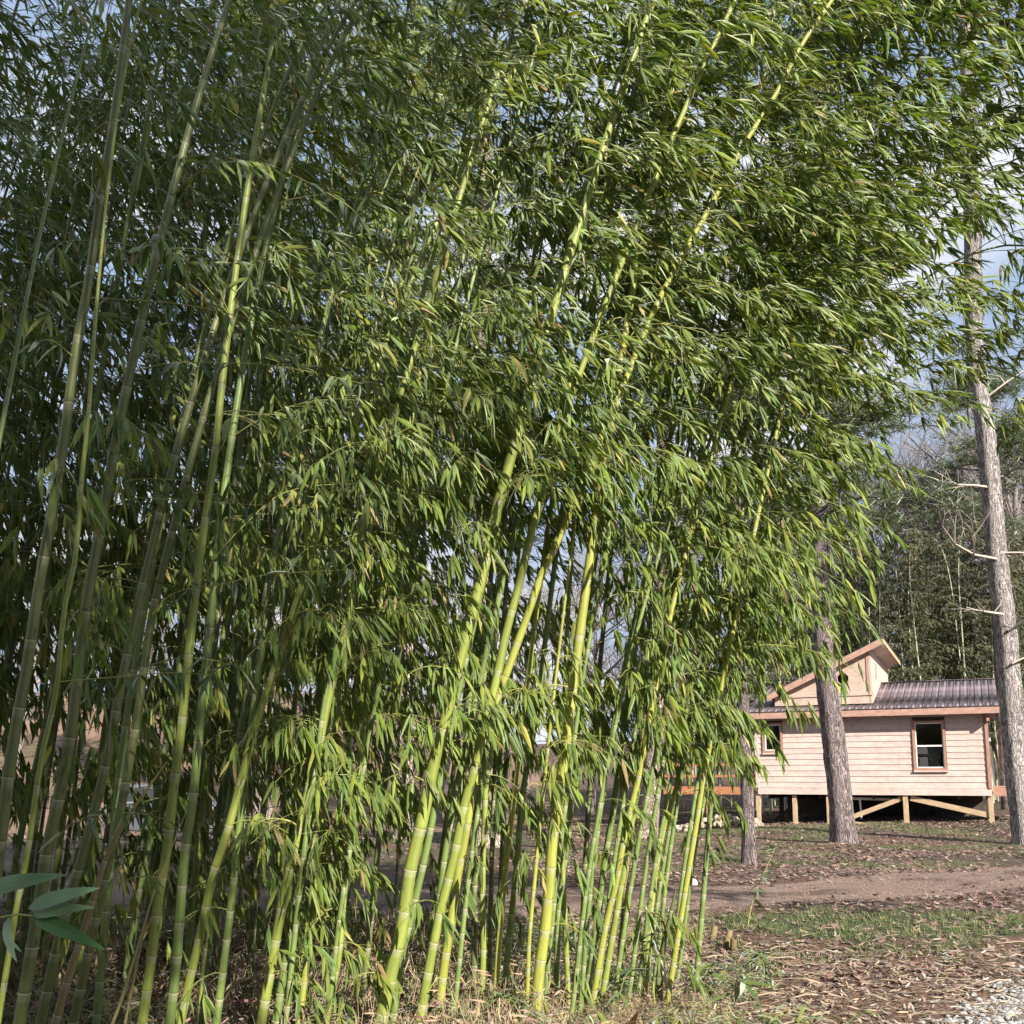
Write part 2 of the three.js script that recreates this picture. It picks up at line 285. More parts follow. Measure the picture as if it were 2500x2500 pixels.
  // two garments hanging behind the lower pane
  const cloth = [lin(0.07, 0.068, 0.075), lin(0.035, 0.038, 0.045)].map((c) => new THREE.MeshStandardMaterial({ color: c, roughness: 1, side: THREE.DoubleSide }));
  [[1.66, 0], [1.99, 1]].forEach(([x, k]) => {
    const sh = new THREE.Shape(); [[-0.05, 0.42], [-0.17, 0.34], [-0.2, 0.05], [-0.14, 0.05], [-0.12, 0.2], [-0.13, -0.25], [0.13, -0.25], [0.12, 0.2], [0.14, 0.05], [0.2, 0.05], [0.17, 0.34], [0.05, 0.42]].forEach(([a, b], n) => n ? sh.lineTo(a, b) : sh.moveTo(a, b));
    const o = part('garment', new THREE.ExtrudeGeometry(sh, { depth: 0.05, bevelSize: 0.02, bevelThickness: 0.02, bevelSegments: 2 }), cloth[k], CAB); o.position.set(x, 2.2, -0.32);
  });
  // roof: sheets of ribbed metal on the front slope, one sheet behind
  const F = V(0, 3.87, 0.46), R = V(0, RY, -DEEP / 2), slope = Math.atan2(R.y - F.y, F.z - R.z), run = Math.hypot(R.y - F.y, F.z - R.z), xl = -3.95, xr = 3.98, nP = 36, pw = (xr - xl) / nP;
  const roof = new THREE.Group(); roof.name = 'roof'; CAB.add(roof);
  for (let k = 0; k < nP; k++) {
    const x = xl + pw * (k + 0.5), extra = (rnd() - 0.5) * 0.03, sheet = part('roof_panel', box(pw - 0.03, 0.012, run + 0.03), roofMats[k % 3 === 0 ? 1 : Math.floor(rnd() * 3)], roof);
    sheet.position.set(x, (F.y + R.y) / 2 + (rnd() - 0.5) * 0.004, (F.z + R.z) / 2 + extra); sheet.rotation.x = slope;
    const rib = part('roof_rib', box(0.034, 0.04, run + 0.035), roofMats[2], roof); rib.position.set(xl + pw * k + 0.002, (F.y + R.y) / 2 + 0.012, (F.z + R.z) / 2 + extra); rib.rotation.x = slope;
  }
  const deckR = part('roof_deck', box(xr - xl - 0.02, 0.05, run - 0.02), dark, roof); deckR.position.set((xl + xr) / 2, (F.y + R.y) / 2 - 0.045, (F.z + R.z) / 2); deckR.rotation.x = slope;
  const rear = part('rear_slope', box(xr - xl, 0.06, run), roofMats[0], roof); rear.position.set((xl + xr) / 2, (F.y + R.y) / 2 - 0.03, -DEEP - 0.34 - (F.z + R.z) / 2 + 0.34); rear.rotation.x = -slope;
  put('ridge_cap', xr - xl, 0.035, 0.24, (xl + xr) / 2, RY + 0.025, -DEEP / 2, roofMats[2], roof);
  put('fascia', xr - xl, 0.2, 0.04, (xl + xr) / 2, 3.73, 0.45, fasciaMat, roof);
  put('soffit', xr - xl - 0.02, 0.02, 0.43, (xl + xr) / 2, 3.77, 0.2, dark, roof);
  for (const x of [xl + 0.03, xr - 0.05]) { const b = part('barge_board', box(0.04, 0.16, run - 0.05), fasciaMat, roof); b.position.set(x, (F.y + R.y) / 2 - 0.155, (F.z + R.z) / 2); b.rotation.x = slope; }
  put('knee_brace', 0.09, 0.11, 0.5, X1 + 0.02, 3.45, 0.1, trim);
  // the tall clerestory with its single pitched roof
  const D = new THREE.Group(); D.name = 'clerestory'; CAB.add(D);
  const slp = (5.95 - 4.42) / 3.3, topAt = (x) => 5.95 + (x - 0.18) * slp;
  const wallShape = (hole) => { const s = new THREE.Shape([new THREE.Vector2(-3.05, 4.1), new THREE.Vector2(0.18, 4.1), new THREE.Vector2(0.18, topAt(0.18)), new THREE.Vector2(-3.05, topAt(-3.05))]); if (hole) { const h = new THREE.Path(); for (let k = 0; k <= 8; k++) { const a = (k + 0.5) / 8 * Math.PI * 2; h[k ? 'lineTo' : 'moveTo'](-0.73 + Math.cos(a) * 0.2, 4.97 + Math.sin(a) * 0.2); } s.holes.push(h); } return s; };
  const planar = (g) => g;
  const fw = part('front_wall', planar(new THREE.ExtrudeGeometry(wallShape(true), { depth: 0.1, bevelEnabled: false })), ply, D); fw.position.z = -0.26;
  const bw = part('rear_wall', new THREE.ExtrudeGeometry(wallShape(false), { depth: 0.1, bevelEnabled: false }), ply, D); bw.position.z = -6.9;
  put('side_wall', 0.1, 1.8, 6.44, 0.13, 5.03, -3.58, ply, D);
  put('corner_trim', 0.10, 1.5, 0.02, 0.09, 5.16, -0.147, fasciaMat, D); put('base_trim', 3.3, 0.11, 0.03, -1.42, 4.43, -0.143, ply, D);
  put('side_vent', 0.02, 0.52, 0.3, 0.19, 5.35, -1.9, trim, D);
  { const pts = []; for (let k = 0; k < 8; k++) { const a0 = (k + 0.5) / 8 * Math.PI * 2, a1 = (k + 1.5) / 8 * Math.PI * 2, m = (a0 + a1) / 2, o = part('octagon_frame', box(0.165, 0.035, 0.05), ply, D); o.position.set(-0.73 + Math.cos(m) * 0.195, 4.97 + Math.sin(m) * 0.195, -0.145); o.rotation.z = m + Math.PI / 2; }
    const g = new THREE.CylinderGeometry(0.2, 0.2, 0.006, 8); g.rotateX(Math.PI / 2); const o = part('octagon_pane', g, glass, D); o.position.set(-0.73, 4.97, -0.19); o.rotation.z = Math.PI / 8; }
  const len = 4.3, ang = Math.atan(slp), mid = V(-1.33, topAt(-1.33) + 0.1, -3.55);
  const slab = part('shed_roof', box(len, 0.05, 7.3), ply, D); slab.position.copy(mid).y -= 0.05; slab.rotation.z = ang;
  for (let k = 0; k < 24; k++) { const m = part('roof_panel', box(len + 0.06, 0.02 + (k % 2) * 0.018, 7.36 / 24 - 0.01), roofMats[k % 3], D); m.position.set(mid.x + 0.02, mid.y + 0.012 + 0.004 * (k % 3), mid.z - 3.68 + (k + 0.5) * 7.36 / 24); m.rotation.z = ang; }
  const ff = part('fascia', box(len, 0.19, 0.035), fasciaMat, D); ff.position.set(mid.x, mid.y - 0.1, 0.11); ff.rotation.z = ang;
  const fe = part('fascia', box(0.035, 0.17, 7.28), pine, D); fe.position.set(mid.x + Math.cos(ang) * len / 2 + 0.02, mid.y + Math.sin(ang) * len / 2 - 0.1, -3.56); fe.rotation.z = ang * 0.3;
  // posts, braces and what stands in the crawl space
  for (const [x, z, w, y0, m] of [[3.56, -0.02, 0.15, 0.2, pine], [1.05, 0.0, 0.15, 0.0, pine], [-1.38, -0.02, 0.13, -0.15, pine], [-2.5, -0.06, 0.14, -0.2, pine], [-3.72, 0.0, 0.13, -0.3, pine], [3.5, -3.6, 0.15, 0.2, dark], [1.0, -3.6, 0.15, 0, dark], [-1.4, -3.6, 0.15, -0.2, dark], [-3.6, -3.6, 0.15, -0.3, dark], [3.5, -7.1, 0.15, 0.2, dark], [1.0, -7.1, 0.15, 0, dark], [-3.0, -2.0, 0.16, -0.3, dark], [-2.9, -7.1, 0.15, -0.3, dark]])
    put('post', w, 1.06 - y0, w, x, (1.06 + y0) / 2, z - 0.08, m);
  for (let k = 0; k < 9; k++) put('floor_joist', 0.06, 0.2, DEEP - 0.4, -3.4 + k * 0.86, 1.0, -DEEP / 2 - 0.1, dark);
  for (const [x0, y0, x1, y1, z, m, h] of [[-0.85, 0.24, 0.92, 0.94, -0.1, pine, 0.15], [1.2, 0.96, 3.5, 0.44, -0.1, pine, 0.17], [-3.6, 0.05, -2.6, 0.8, -1.9, dark, 0.12], [-2.9, 0.3, -1.6, 0.9, -2.6, dark, 0.12]]) {
    const l = Math.hypot(x1 - x0, y1 - y0); put('diagonal_brace', l, h, 0.05, (x0 + x1) / 2, (y0 + y1) / 2, z, m, CAB, Math.atan2(y1 - y0, x1 - x0));
  }
  const pipe = (pts, r) => part('drain_pipe', new THREE.TubeGeometry(new THREE.CatmullRomCurve3(pts.map((p) => V(...p)), false, 'catmullrom', 0.05), 24, r, 8), white, CAB);
  pipe([[-1.3, 0.97, -0.5], [-0.6, 0.93, -0.5], [0.8, 0.9, -0.6]], 0.05); pipe([[-0.42, 0.92, -0.5], [-0.4, 0.6, -0.5], [-0.4, 0.25, -0.5]], 0.035);
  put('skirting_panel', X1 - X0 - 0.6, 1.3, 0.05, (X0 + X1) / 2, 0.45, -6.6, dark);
  put('fallen_board', 1.3, 0.05, 0.14, -0.5, 0.16, 0.35, pine, CAB, -0.12);
  // left deck and porch
  const dk = new THREE.Group(); dk.name = 'deck'; CAB.add(dk);
  put('rim_joist', 3.4, 0.24, 0.05, -5.5, 1.15, -0.35, orange, dk); for (let k = 0; k < 14; k++) put('deck_board', 3.38, 0.035, 0.135, -5.5, 1.29 + (rnd() - 0.5) * 0.006, -0.4 - k * 0.142, orange, dk);
  for (const [y, h] of [[1.68, 0.09], [2.08, 0.1]]) put('rail', 3.3, h, 0.04, -5.52, y, -0.34, orange, dk);
  for (const x of [-4.35, -5.6, -7.1]) { put('deck_post', 0.1, 1.3, 0.1, x, 0.42, -0.45, x === -5.6 ? orange : dark, dk); put('rail_post', 0.09, 0.85, 0.09, x, 1.72, -0.41, dark, dk); }
  for (const x of [-4.5, -7.0]) put('porch_post', 0.14, 2.3, 0.14, x, 2.46, -1.9, dark, dk);
  put('porch_beam', 3.4, 0.2, 0.14, -5.5, 3.65, -1.9, dark, dk); put('porch_roof', 3.6, 0.06, 2.8, -5.5, 3.82, -1.4, roofMats[0], dk);
  // right deck
  const dr = new THREE.Group(); dr.name = 'deck'; CAB.add(dr);
  put('rim_joist', 1.5, 0.27, 0.05, 4.4, 1.17, -0.5, trim, dr); for (let k = 0; k < 12; k++) put('deck_board', 1.48, 0.035, 0.135, 4.4, 1.33, -0.55 - k * 0.142, trim, dr); put('deck_post', 0.12, 1.2, 0.12, 4.9, 0.6, -0.7, dark, dr);
}
console.log('cabin done');

// ------------------------------------------------------------------ trunks and trees behind
function trunkMesh(parent, pts, r0, r1, tone, segs = 40) {
  const curve = new THREE.CatmullRomCurve3(pts), n = 110, P = curve.getSpacedPoints(n), rad = P.map((q, k) => { const t = k / n, h = q.y - pts[0].y; return lerp(r0, r1, t) * (1 + 0.55 * Math.exp(-h / 0.28)); }), mb = new MB(), o = rnd() * 50;
  tube(mb, P, rad, segs, (k) => { const q = fbm(k * 0.11 + o, 2, 3, 3); return tone.map((c) => c * (0.7 + q * 0.6)); }, (k, a, s) => { const cx = Math.cos(a) * 5 * r0 * 3.2, sx = Math.sin(a) * 5 * r0 * 3.2; return (Math.abs(fbm(cx * 1.6 + o, s * 1.3, sx * 1.6, 3) - 0.45) - 0.06) * 0.36 * r0 * 1.6 + (fbm(cx * 0.4, s * 0.5 + o, sx * 0.4, 2) - 0.45) * r0 * 0.25; }, Math.max(1, Math.round(r0 * 6)));
  return part('trunk', mb.geo(), barkMat, parent);
}
function limb(mb, p, d, len, r, depth, col, wiggle = 0.35, up = 0.12) {
  const pts = [p.clone()], rad = [r], n = depth > 2 ? 6 : 4, q = p.clone(), dir = d.clone();
  for (let k = 1; k <= n; k++) { dir.x += (rnd() - 0.5) * wiggle; dir.z += (rnd() - 0.5) * wiggle; dir.y += (rnd() - 0.5) * wiggle + up * 0.4; dir.normalize(); q.addScaledVector(dir, len / n); pts.push(q.clone()); rad.push(r * (1 - 0.75 * k / n)); }
  tube(mb, pts, rad, depth > 2 ? 5 : 3, col);
  if (depth <= 0) return;
  const kids = depth > 1 ? 5 : 4;
  for (let k = 0; k < kids; k++) { const i = Math.min(n, 1 + Math.floor((k + rnd()) / kids * n)), a = rnd() * 6.3, e = rr(0.5, 1.0), t = pts[i].clone().sub(pts[i - 1]).normalize(), s = V(Math.cos(a), rr(-0.2, 0.5), Math.sin(a)).normalize(); limb(mb, pts[i], t.multiplyScalar(1 - e * 0.5).addScaledVector(s, e).normalize(), len * rr(0.42, 0.68), rad[i] * 0.7, depth - 1, col, wiggle, up); }
}
const needleGeo = (() => { const mb = new MB(); for (let k = 0; k < 46; k++) { const a = rnd() * 6.3, e = rr(-0.5, 1), d = V(Math.cos(a) * Math.cos(e), Math.sin(e), Math.sin(a) * Math.cos(e)), f = rr(0.6, 1.25), c = [0.095 * f, 0.135 * f, 0.035 * f]; leaf(mb, V(rr(-0.1, 0.1), rr(-0.08, 0.08), rr(-0.1, 0.1)), d, V(rnd() - 0.5, rnd(), rnd() - 0.5).normalize(), rr(0.16, 0.3), 0.02, 0.15, c); } return mb.geo(); })();
function instances(name, geo, mat, list, parent, kind = 'stuff') {
  const m = new THREE.InstancedMesh(geo, mat, list.length); m.name = name; m.castShadow = m.receiveShadow = true; m.userData.kind = kind;
  const M = new THREE.Matrix4(), q = new THREE.Quaternion(), e = new THREE.Euler(), s = new THREE.Vector3(), c = new THREE.Color();
  list.forEach((o, k) => { e.set(o.rx ?? 0, o.ry ?? 0, o.rz ?? 0, 'YXZ'); q.setFromEuler(e); s.set(o.s, o.sy ?? o.s, o.sz ?? o.s); M.compose(o.p, q, s); m.setMatrixAt(k, M); if (o.c) m.setColorAt(k, c.setRGB(...o.c)); });
  parent.add(m); return m;
}
function pineTree(name, label, pts, r0, r1, tone, crownFrom, crownR, clumps, group) {
  const g = thing(name, label, 'tree', group), curve = new THREE.CatmullRomCurve3(pts), H = pts[pts.length - 1].y; trunkMesh(g, pts, r0, r1, tone);
  const mb = new MB(), list = [];
  for (let k = 0; k < clumps; k++) {
    const h = rr(crownFrom, H), t = curve.getPoint(clamp(h / H, 0, 1)), a = rnd() * 6.3, L = crownR * (0.35 + 0.65 * (1 - (h - crownFrom) / (H - crownFrom + 0.01))) * rr(0.5, 1), e = t.clone().add(V(Math.cos(a) * L, rr(-0.2, 0.5) * L * 0.5, Math.sin(a) * L)), m = t.clone().lerp(e, 0.5).add(V(0, 0.12 * L, 0));
    tube(mb, [t, m, e], [0.045, 0.028, 0.01], 4, [0.11, 0.085, 0.07]);
    for (let j = 0; j < 26; j++) { const f = rr(0.3, 1.08), q = t.clone().lerp(e, f).add(V(rr(-0.7, 0.7), rr(-0.4, 0.45), rr(-0.7, 0.7))); list.push({ p: q, ry: rnd() * 6.3, rx: rr(-0.4, 0.4), s: rr(0.7, 1.5) }); }
  }
  if (clumps) { part('branches', mb.geo(), bareMat, g, 'stuff'); instances('crown', needleGeo, leafMat, list, g); } return g;
}
rnd = seeded(21);
pineTree('pine_tree', 'tall leaning pine with deeply furrowed grey brown bark in front of the cabin', [at(2062, 2066, 25.2).setY(-0.25), at(2040, 1850, 25.0), at(2012, 1600, 24.8), at(2000, 1300, 24.6), at(1992, 1000, 24.4), at(1985, 500, 24.2), at(1980, -300, 24)], 0.295, 0.12, [0.52, 0.46, 0.49], 13, 3.4, 46);
{
  const g = pineTree('oak_tree', 'pale grey trunk at the picture edge with bare side branches beside the cabin', [at(2506, 2062, 25).setY(-0.25), at(2480, 1850, 24.9), at(2455, 1550, 24.8), at(2432, 1350, 24.7), at(2412, 1100, 24.6), at(2385, 900, 24.6), at(2372, 500, 24.6), at(2350, -200, 24.6)], 0.285, 0.15, [0.80, 0.78, 0.81], 15, 2.6, 0);
  const mb = new MB(), c = [0.42, 0.37, 0.32];
  for (const [px, py, dx, dy, L] of [[2434, 1365, -1, 0.0, 2.9], [2450, 1500, -0.8, 0.2, 1.2], [2440, 1350, 1, -0.1, 2], [2460, 1540, 1, 0.3, 2], [2415, 1190, -1, 0.2, 1.6], [2470, 1620, 1, 0.3, 1.4], [2395, 980, 1, 0.6, 3], [2390, 900, -0.7, 0.8, 2.4]]) limb(mb, at(px, py, 24.5), V(dx, dy, 0.25).normalize(), L, 0.045, 2, c, 0.42, 0.05);
  part('side_branches', mb.geo(), bareMat, g, 'stuff');
}
pineTree('pine_tree', 'slim dark pine trunk standing just behind the right edge of the bamboo', [at(1829, 2120, 18.7).setY(-0.2), at(1824, 1950, 18.7), at(1812, 1700, 18.6), at(1802, 1450, 18.6), at(1797, 1200, 18.6), at(1790, 700, 18.5), at(1780, 0, 18.5)], 0.122, 0.06, [0.46, 0.40, 0.42], 11, 2, 18);
for (const [px, py, d, r, lean, label] of [[1190, 2060, 24.7, 0.3, -6, 'pale sunlit trunk seen through the gap in the middle of the bamboo'], [985, 2050, 26, 0.24, 8, 'pinkish sunlit trunk glimpsed behind the thick leaning bamboo culm'], [1578, 2040, 27, 0.25, 26, 'grey leaning trunk behind the bamboo beside the cabin deck'], [640, 2030, 29, 0.28, 5, 'tree trunk glimpsed deep behind the bamboo right of the parked car']])
  pineTree('pine_tree', label, [at(px, py, d).setY(-0.2), at(px + lean, py - 300, d), at(px + lean * 1.6, py - 700, d), at(px + lean * 1.5, py - 1300, d), at(px + lean, py - 2000, d)], r, r * 0.5, [0.80, 0.70, 0.66], 12, 3, 26, 'pines behind the bamboo');

// leafless winter trees on the far side
{
  const protos = [0, 1, 2, 3].map((k) => {
    rnd = seeded(300 + k); const g = thing('bare_tree', '', 'tree'); const mb = new MB(), c = pick([[0.24, 0.20, 0.19], [0.30, 0.26, 0.24], [0.20, 0.17, 0.16]]), H = rr(7, 9), p = V(0, -0.3, 0), pts = [p.clone()], rad = [0.13];
    for (let i = 1; i <= 8; i++) { p.add(V(rr(-0.2, 0.2), H / 8, rr(-0.2, 0.2))); pts.push(p.clone()); rad.push(0.13 - i * 0.009); }
    const tb = new MB(); tube(tb, pts, rad, 9, c); part('trunk', tb.geo(), bareMat, g);
    for (let i = 3; i <= 8; i++) for (let j = 0; j < (i > 6 ? 4 : 2); j++) { const a = rnd() * 6.3; limb(mb, pts[i], V(Math.cos(a) * 0.8, rr(0.5, 1.1), Math.sin(a) * 0.8).normalize(), rr(2.4, 4.2), 0.07, 3, c); }
    part('crown', mb.geo(), bareMat, g, 'stuff'); return g;
  });
  rnd = seeded(77);
  const spots = []; for (let k = 0; k < 34; k++) spots.push([lerp(-34, 34, (k + rnd()) / 34), -rr(46, 78)]);
  spots.push([24.5, -47], [18, -57], [26, -52], [15, -58], [7, -44], [4, -50], [-3, -42], [22, -54], [25, -56], [28, -58], [19, -58], [31, -60], [27, -50], [30, -54]);
  spots.forEach(([x, z], k) => { const o = k < 4 ? protos[k] : copyOf(protos[k % 4], 'bare_tree', '', 'tree'); tag(o, 'leafless winter tree with fine twigs in the woods beyond the bamboo and cabin', 'tree', 'bare trees of the far woods'); o.position.set(x, ground(x, z), z); o.rotation.y = rnd() * 6.3; o.scale.setScalar(x > 14 && z > -61 ? rr(1.6, 2.1) : rr(0.9, 1.45)); });
}
// tall evergreens above the cabin roof
rnd = seeded(88);
for (const [px, d, H, from, R, n, label] of [[2330, 60, 17.5, 8, 4.2, 70, 'rounded green conifer rising behind the cabin roof'], [2452, 38, 17.5, 11.6, 4.6, 26, 'dark pine crown behind the pale trunk at the picture edge'], [2110, 66, 17, 8, 4, 50, 'far conifer above the clerestory behind the bare trees']]) {
  const b = at(px, 1900, d); pineTree('conifer', label, [V(b.x, -0.3, b.z), V(b.x + 0.1, H / 2, b.z), V(b.x, H, b.z)], 0.19, 0.06, [0.3, 0.26, 0.25], from, R, n);
}
// tall pines behind the viewer keep the left half of the grove in shade
rnd = seeded(95);
for (const [x, z, H, from, R, n, l] of [[-0.6, 5.2, 24, 7, 3.4, 120, 'pine behind the viewer nearest the left of the grove'], [2.0, 6.0, 26, 8, 3.3, 140, 'middle pine of the three behind the viewer'], [3.9, 4.8, 27, 12, 2.9, 120, 'pine behind the viewer nearest the clearing']]) pineTree('pine_tree', l, [V(x, -0.3, z), V(x + 0.1, H / 2, z), V(x, H, z)], 0.28, 0.07, [0.5, 0.44, 0.46], from, R, n, 'pines behind the viewer');
console.log('trees done');

// ------------------------------------------------------------------ bamboo
const ringGeo = (() => { const pr = [[0.97, -0.16], [1.05, -0.09], [1.10, -0.01], [1.06, 0.05], [0.97, 0.09]].map(([x, y]) => new THREE.Vector2(x, y)); return new THREE.LatheGeometry(pr, 12); })();
const ringDarkGeo = (() => { const pr = [[0.97, 0.09], [1.035, 0.10], [1.035, 0.17], [0.97, 0.19]].map(([x, y]) => new THREE.Vector2(x, y)); return new THREE.LatheGeometry(pr, 12); })();
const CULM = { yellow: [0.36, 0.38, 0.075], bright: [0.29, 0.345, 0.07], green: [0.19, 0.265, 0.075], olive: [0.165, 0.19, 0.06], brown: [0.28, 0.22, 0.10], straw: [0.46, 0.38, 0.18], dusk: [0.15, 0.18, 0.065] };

// sprays of leaves along a branch
const WIND = V(0.34, 0, 0.06);
function leafySpray(lb, tb, pts, opt) {
  const n = pts.length, L = opt.length, steps = Math.max(2, Math.round(L / opt.gap)), d = V(), nrm = V(), p = V(), tw = V(), e = V();
  for (let k = 0; k < steps; k++) {
    const t = lerp(opt.from ?? 0.22, 1, (k + rnd() * 0.7) / steps) * (n - 1), i = Math.min(n - 2, Math.floor(t)), f = t - i; p.lerpVectors(pts[i], pts[i + 1], f); d.subVectors(pts[i + 1], pts[i]).normalize();
    const a = rnd() * 6.3; tw.set(Math.cos(a), rr(-0.5, 0.45), Math.sin(a)).multiplyScalar(0.9).addScaledVector(d, 0.7).addScaledVector(WIND, 0.8).normalize();
    const tl = rr(0.05, 0.20) * (opt.big ?? 1); e.copy(p).addScaledVector(tw, tl); e.y -= tl * 0.15;
    tube(tb, [p.clone(), e.clone()], [0.0016, 0.0009], 3, opt.twig, null, 1, false);
    const m = Math.max(2, Math.round(opt.leaves * rr(0.6, 1.4)));
    for (let j = 0; j < m; j++) {
      const back = j < 3 ? 0 : rnd(); p.lerpVectors(e, pts[i], back * 0.5 * 0.3);
      nrm.set(rnd() - 0.5, rnd() - 0.5, rnd() - 0.5);
      const hi = smooth(p.y, 2.2, 5.2); d.copy(tw).multiplyScalar(0.55).addScaledVector(nrm, lerp(1.0, 1.25, hi)).addScaledVector(WIND, lerp(0.7, 1.9, hi)); d.y -= opt.hang ?? lerp(1.35, 0.65, hi); d.normalize();
      nrm.set(rnd() - 0.5, rnd() * 0.9, rnd() - 0.5 + 0.25); nrm.addScaledVector(d, -nrm.dot(d)).normalize();
      const len = rr(0.08, 0.185) * (opt.big ?? 1);
      leaf(lb, p, d, nrm, len, len * rr(0.13, 0.175) * (opt.wide ?? 1), rr(0.05, 0.4), opt.colour ? opt.colour() : leafColour(opt.yellow));
    }
  }
}
function branchFrom(lb, tb, p0, az, L, el, sag, opt) {
  const pts = [], n = 6, h = V(Math.cos(az), 0, Math.sin(az));
  for (let k = 0; k <= n; k++) { const t = k / n; pts.push(p0.clone().addScaledVector(h, L * t * Math.cos(el)).add(V(0, L * (t * Math.sin(el) - sag * t * t), 0)).addScaledVector(WIND, L * 0.18 * t * t)); }
  tube(tb, pts, pts.map((_, k) => lerp(0.0042, 0.0014, k / n)), 4, opt.twig, null, 1, false);
  leafySpray(lb, tb, pts, { ...opt, length: L });
  return pts;
}
// the line of a culm, from the ground to its tip
function culmLine(pts, H, lean, bend, back = 0) {
  const P = pts.map((p) => p.clone());
  const d0 = P[1].clone().sub(P[0]); let low = P[0].clone(); for (let k = 0; k < 80 && low.y > ground(low.x, low.z) - 0.06; k++) low.addScaledVector(d0, -0.05 / d0.length());
  if (low.distanceTo(P[0]) > 0.15) P.unshift(low); else P[0].copy(low);
  let q = P[P.length - 1].clone(), d = q.clone().sub(P[P.length - 2]).normalize(), len = 0; for (let k = 1; k < P.length; k++) len += P[k].distanceTo(P[k - 1]);
  while (len < H) { d.z -= back; const top = smooth(len / H, 0.55, 1); d.x += lean * 0.5 * 0.06 + bend * top * 0.25; d.y -= top * top * bend * 0.9; d.normalize(); q = q.clone().addScaledVector(d, 0.5); P.push(q); len += 0.5; }
  return new THREE.CatmullRomCurve3(P, false, 'centripetal');
}
function buildCulm(o, spec) {
  const { curve, r, H, tone = CULM.olive, rings = true, seg = 10, from = 1.4, lmax = 1.0, dens = 1, leaves = 4.6, gap = 0.078, yellow = 0.02, bare = 0, side = null, wide = 1, big = 1, minFol = 0 } = spec;
  const N = Math.ceil(H / 0.06), fine = curve.getSpacedPoints(N), len = curve.getLength(), step = len / N, pt = (s) => { const t = clamp(s / step, 0, N - 1e-4), i = Math.floor(t); return fine[i].clone().lerp(fine[i + 1], t - i); };
  const rad = (s) => r * Math.max(0.1, 1 - 0.85 * Math.pow(s / len, 1.35));
  const nodes = []; for (let s = rr(0.05, 0.16), k = 0; s < len - 0.1; k++) { nodes.push(s); s += (0.17 + 0.19 * smooth(s, 0.2, 2.6) - 0.12 * smooth(s / len, 0.7, 1)) * rr(0.88, 1.12) * (0.75 + r * 8); }
  // stem with swollen nodes and a waxy band below each
  const S = [], C = [], B = []; const push = (s, f, c) => { S.push(s); B.push(f); C.push(c); };
  const wax = tone.map((c, k) => c * 0.6 + [0.40, 0.42, 0.30][k] * 0.4), old = tone.map((c) => c * 0.72), pale = [0.46, 0.44, 0.24];
  push(0, 1.05, old);
  nodes.forEach((s, k) => { const prev = k ? nodes[k - 1] : 0, g = 1 + 0.22 * (rnd() - 0.5), t = tone.map((c) => c * g), m = (prev + s) / 2; push(prev + 0.03 < m ? prev + 0.025 : m, 1, t.map((c) => c * 1.05)); push(m, 0.985, t); push(s - 0.045, 0.99, t); push(s - 0.03, 1.0, wax); push(s - 0.009, 1.0, wax); push(s - 0.003, 1.05, pale); push(s + 0.004, 1.0, old); push(s + 0.012, 1.04, t); });
  push(len - 0.02, 1, tone);
  const order = S.map((s, k) => [s, B[k], C[k]]).sort((a, b) => a[0] - b[0]).filter((a, k, A) => !k || a[0] - A[k - 1][0] > 0.0015), mb = new MB();
  tube(mb, order.map((a) => pt(a[0])), order.map((a) => rad(a[0]) * a[1]), seg, (k) => order[k][2]);
  const stem = part('stem', mb.geo(), culmMat, o);
  if (rings) { const up = V(0, 1, 0); nodes.forEach((s, k) => { const p = pt(s), h = p.y; if (h > (spec.ringTop ?? 7)) return; const d = pt(s + 0.03).sub(pt(s - 0.03)).normalize(), R = rad(s); for (const [g, m, n] of [[ringGeo, ringMat, 'node_ring'], [ringDarkGeo, ringDark, 'node_scar']]) { const q = part(n, g, m, stem); q.position.copy(p); q.quaternion.setFromUnitVectors(up, d); q.scale.set(R, Math.min(R, 0.03) * 0.8, R); } }); }
  // leafy branches in pairs at the nodes
  const lb = new MB(), tb = new MB(), plane = spec.plane ?? rr(-0.6, 0.6);
  const twig = tone.map((c, k) => c * 0.5 + [0.30, 0.28, 0.10][k] * 0.5);
  nodes.forEach((s, k) => {
    const p = pt(s), t = s / len; if (s < from && spec.low && s > 0.3 && rnd() < spec.low) branchFrom(lb, tb, p, rr(0, 3.14), rr(0.2, 0.5), rr(0.2, 0.8), rr(0.4, 0.8), { gap, leaves: 3.4, yellow, twig, hang: 1.1 });
    if (s < from || rnd() < bare) return;
    const grow = smooth(s, from - 0.3, from + 1.3) * 0.65 + 0.35, shrink = spec.full ? 1 : 1 - 0.55 * smooth(t, 0.6, 1);
    for (let j = 0; j < 3; j++) {
      if (rnd() > dens * (spec.clumps ? 0.08 + 1.3 * smooth(noise3(p.x * 1.25 + 5, p.y * 1.05, p.z * 0.8 + j * 0.12), 0.36, 0.62) : 1)) continue;
      let az = plane + (k % 2) * Math.PI + (j - 0.8) * 1.0 + rr(-0.6, 0.6); if (Math.sin(az) < 0 && rnd() < (spec.face ?? 0)) az = -az;
      const L = lmax * grow * shrink * rr(0.55, 1.15) * (j ? 0.8 : 1);
      branchFrom(lb, tb, p, az, L, rr(0.25, 0.9), rr(0.35, 0.75), { gap, leaves, yellow, twig, wide, big, colour: spec.leafTone });
    }
  });
  if (spec.extra) for (const ex of spec.extra) ex(lb, tb, pt, nodes, twig);
  if (tb.count) part('twigs', tb.geo(), twigMat, o, 'stuff');
  if (lb.count) part('foliage', lb.geo(), leafMat, o, 'stuff');
  return { pt, nodes, len };
}
let leafTotal = 0;
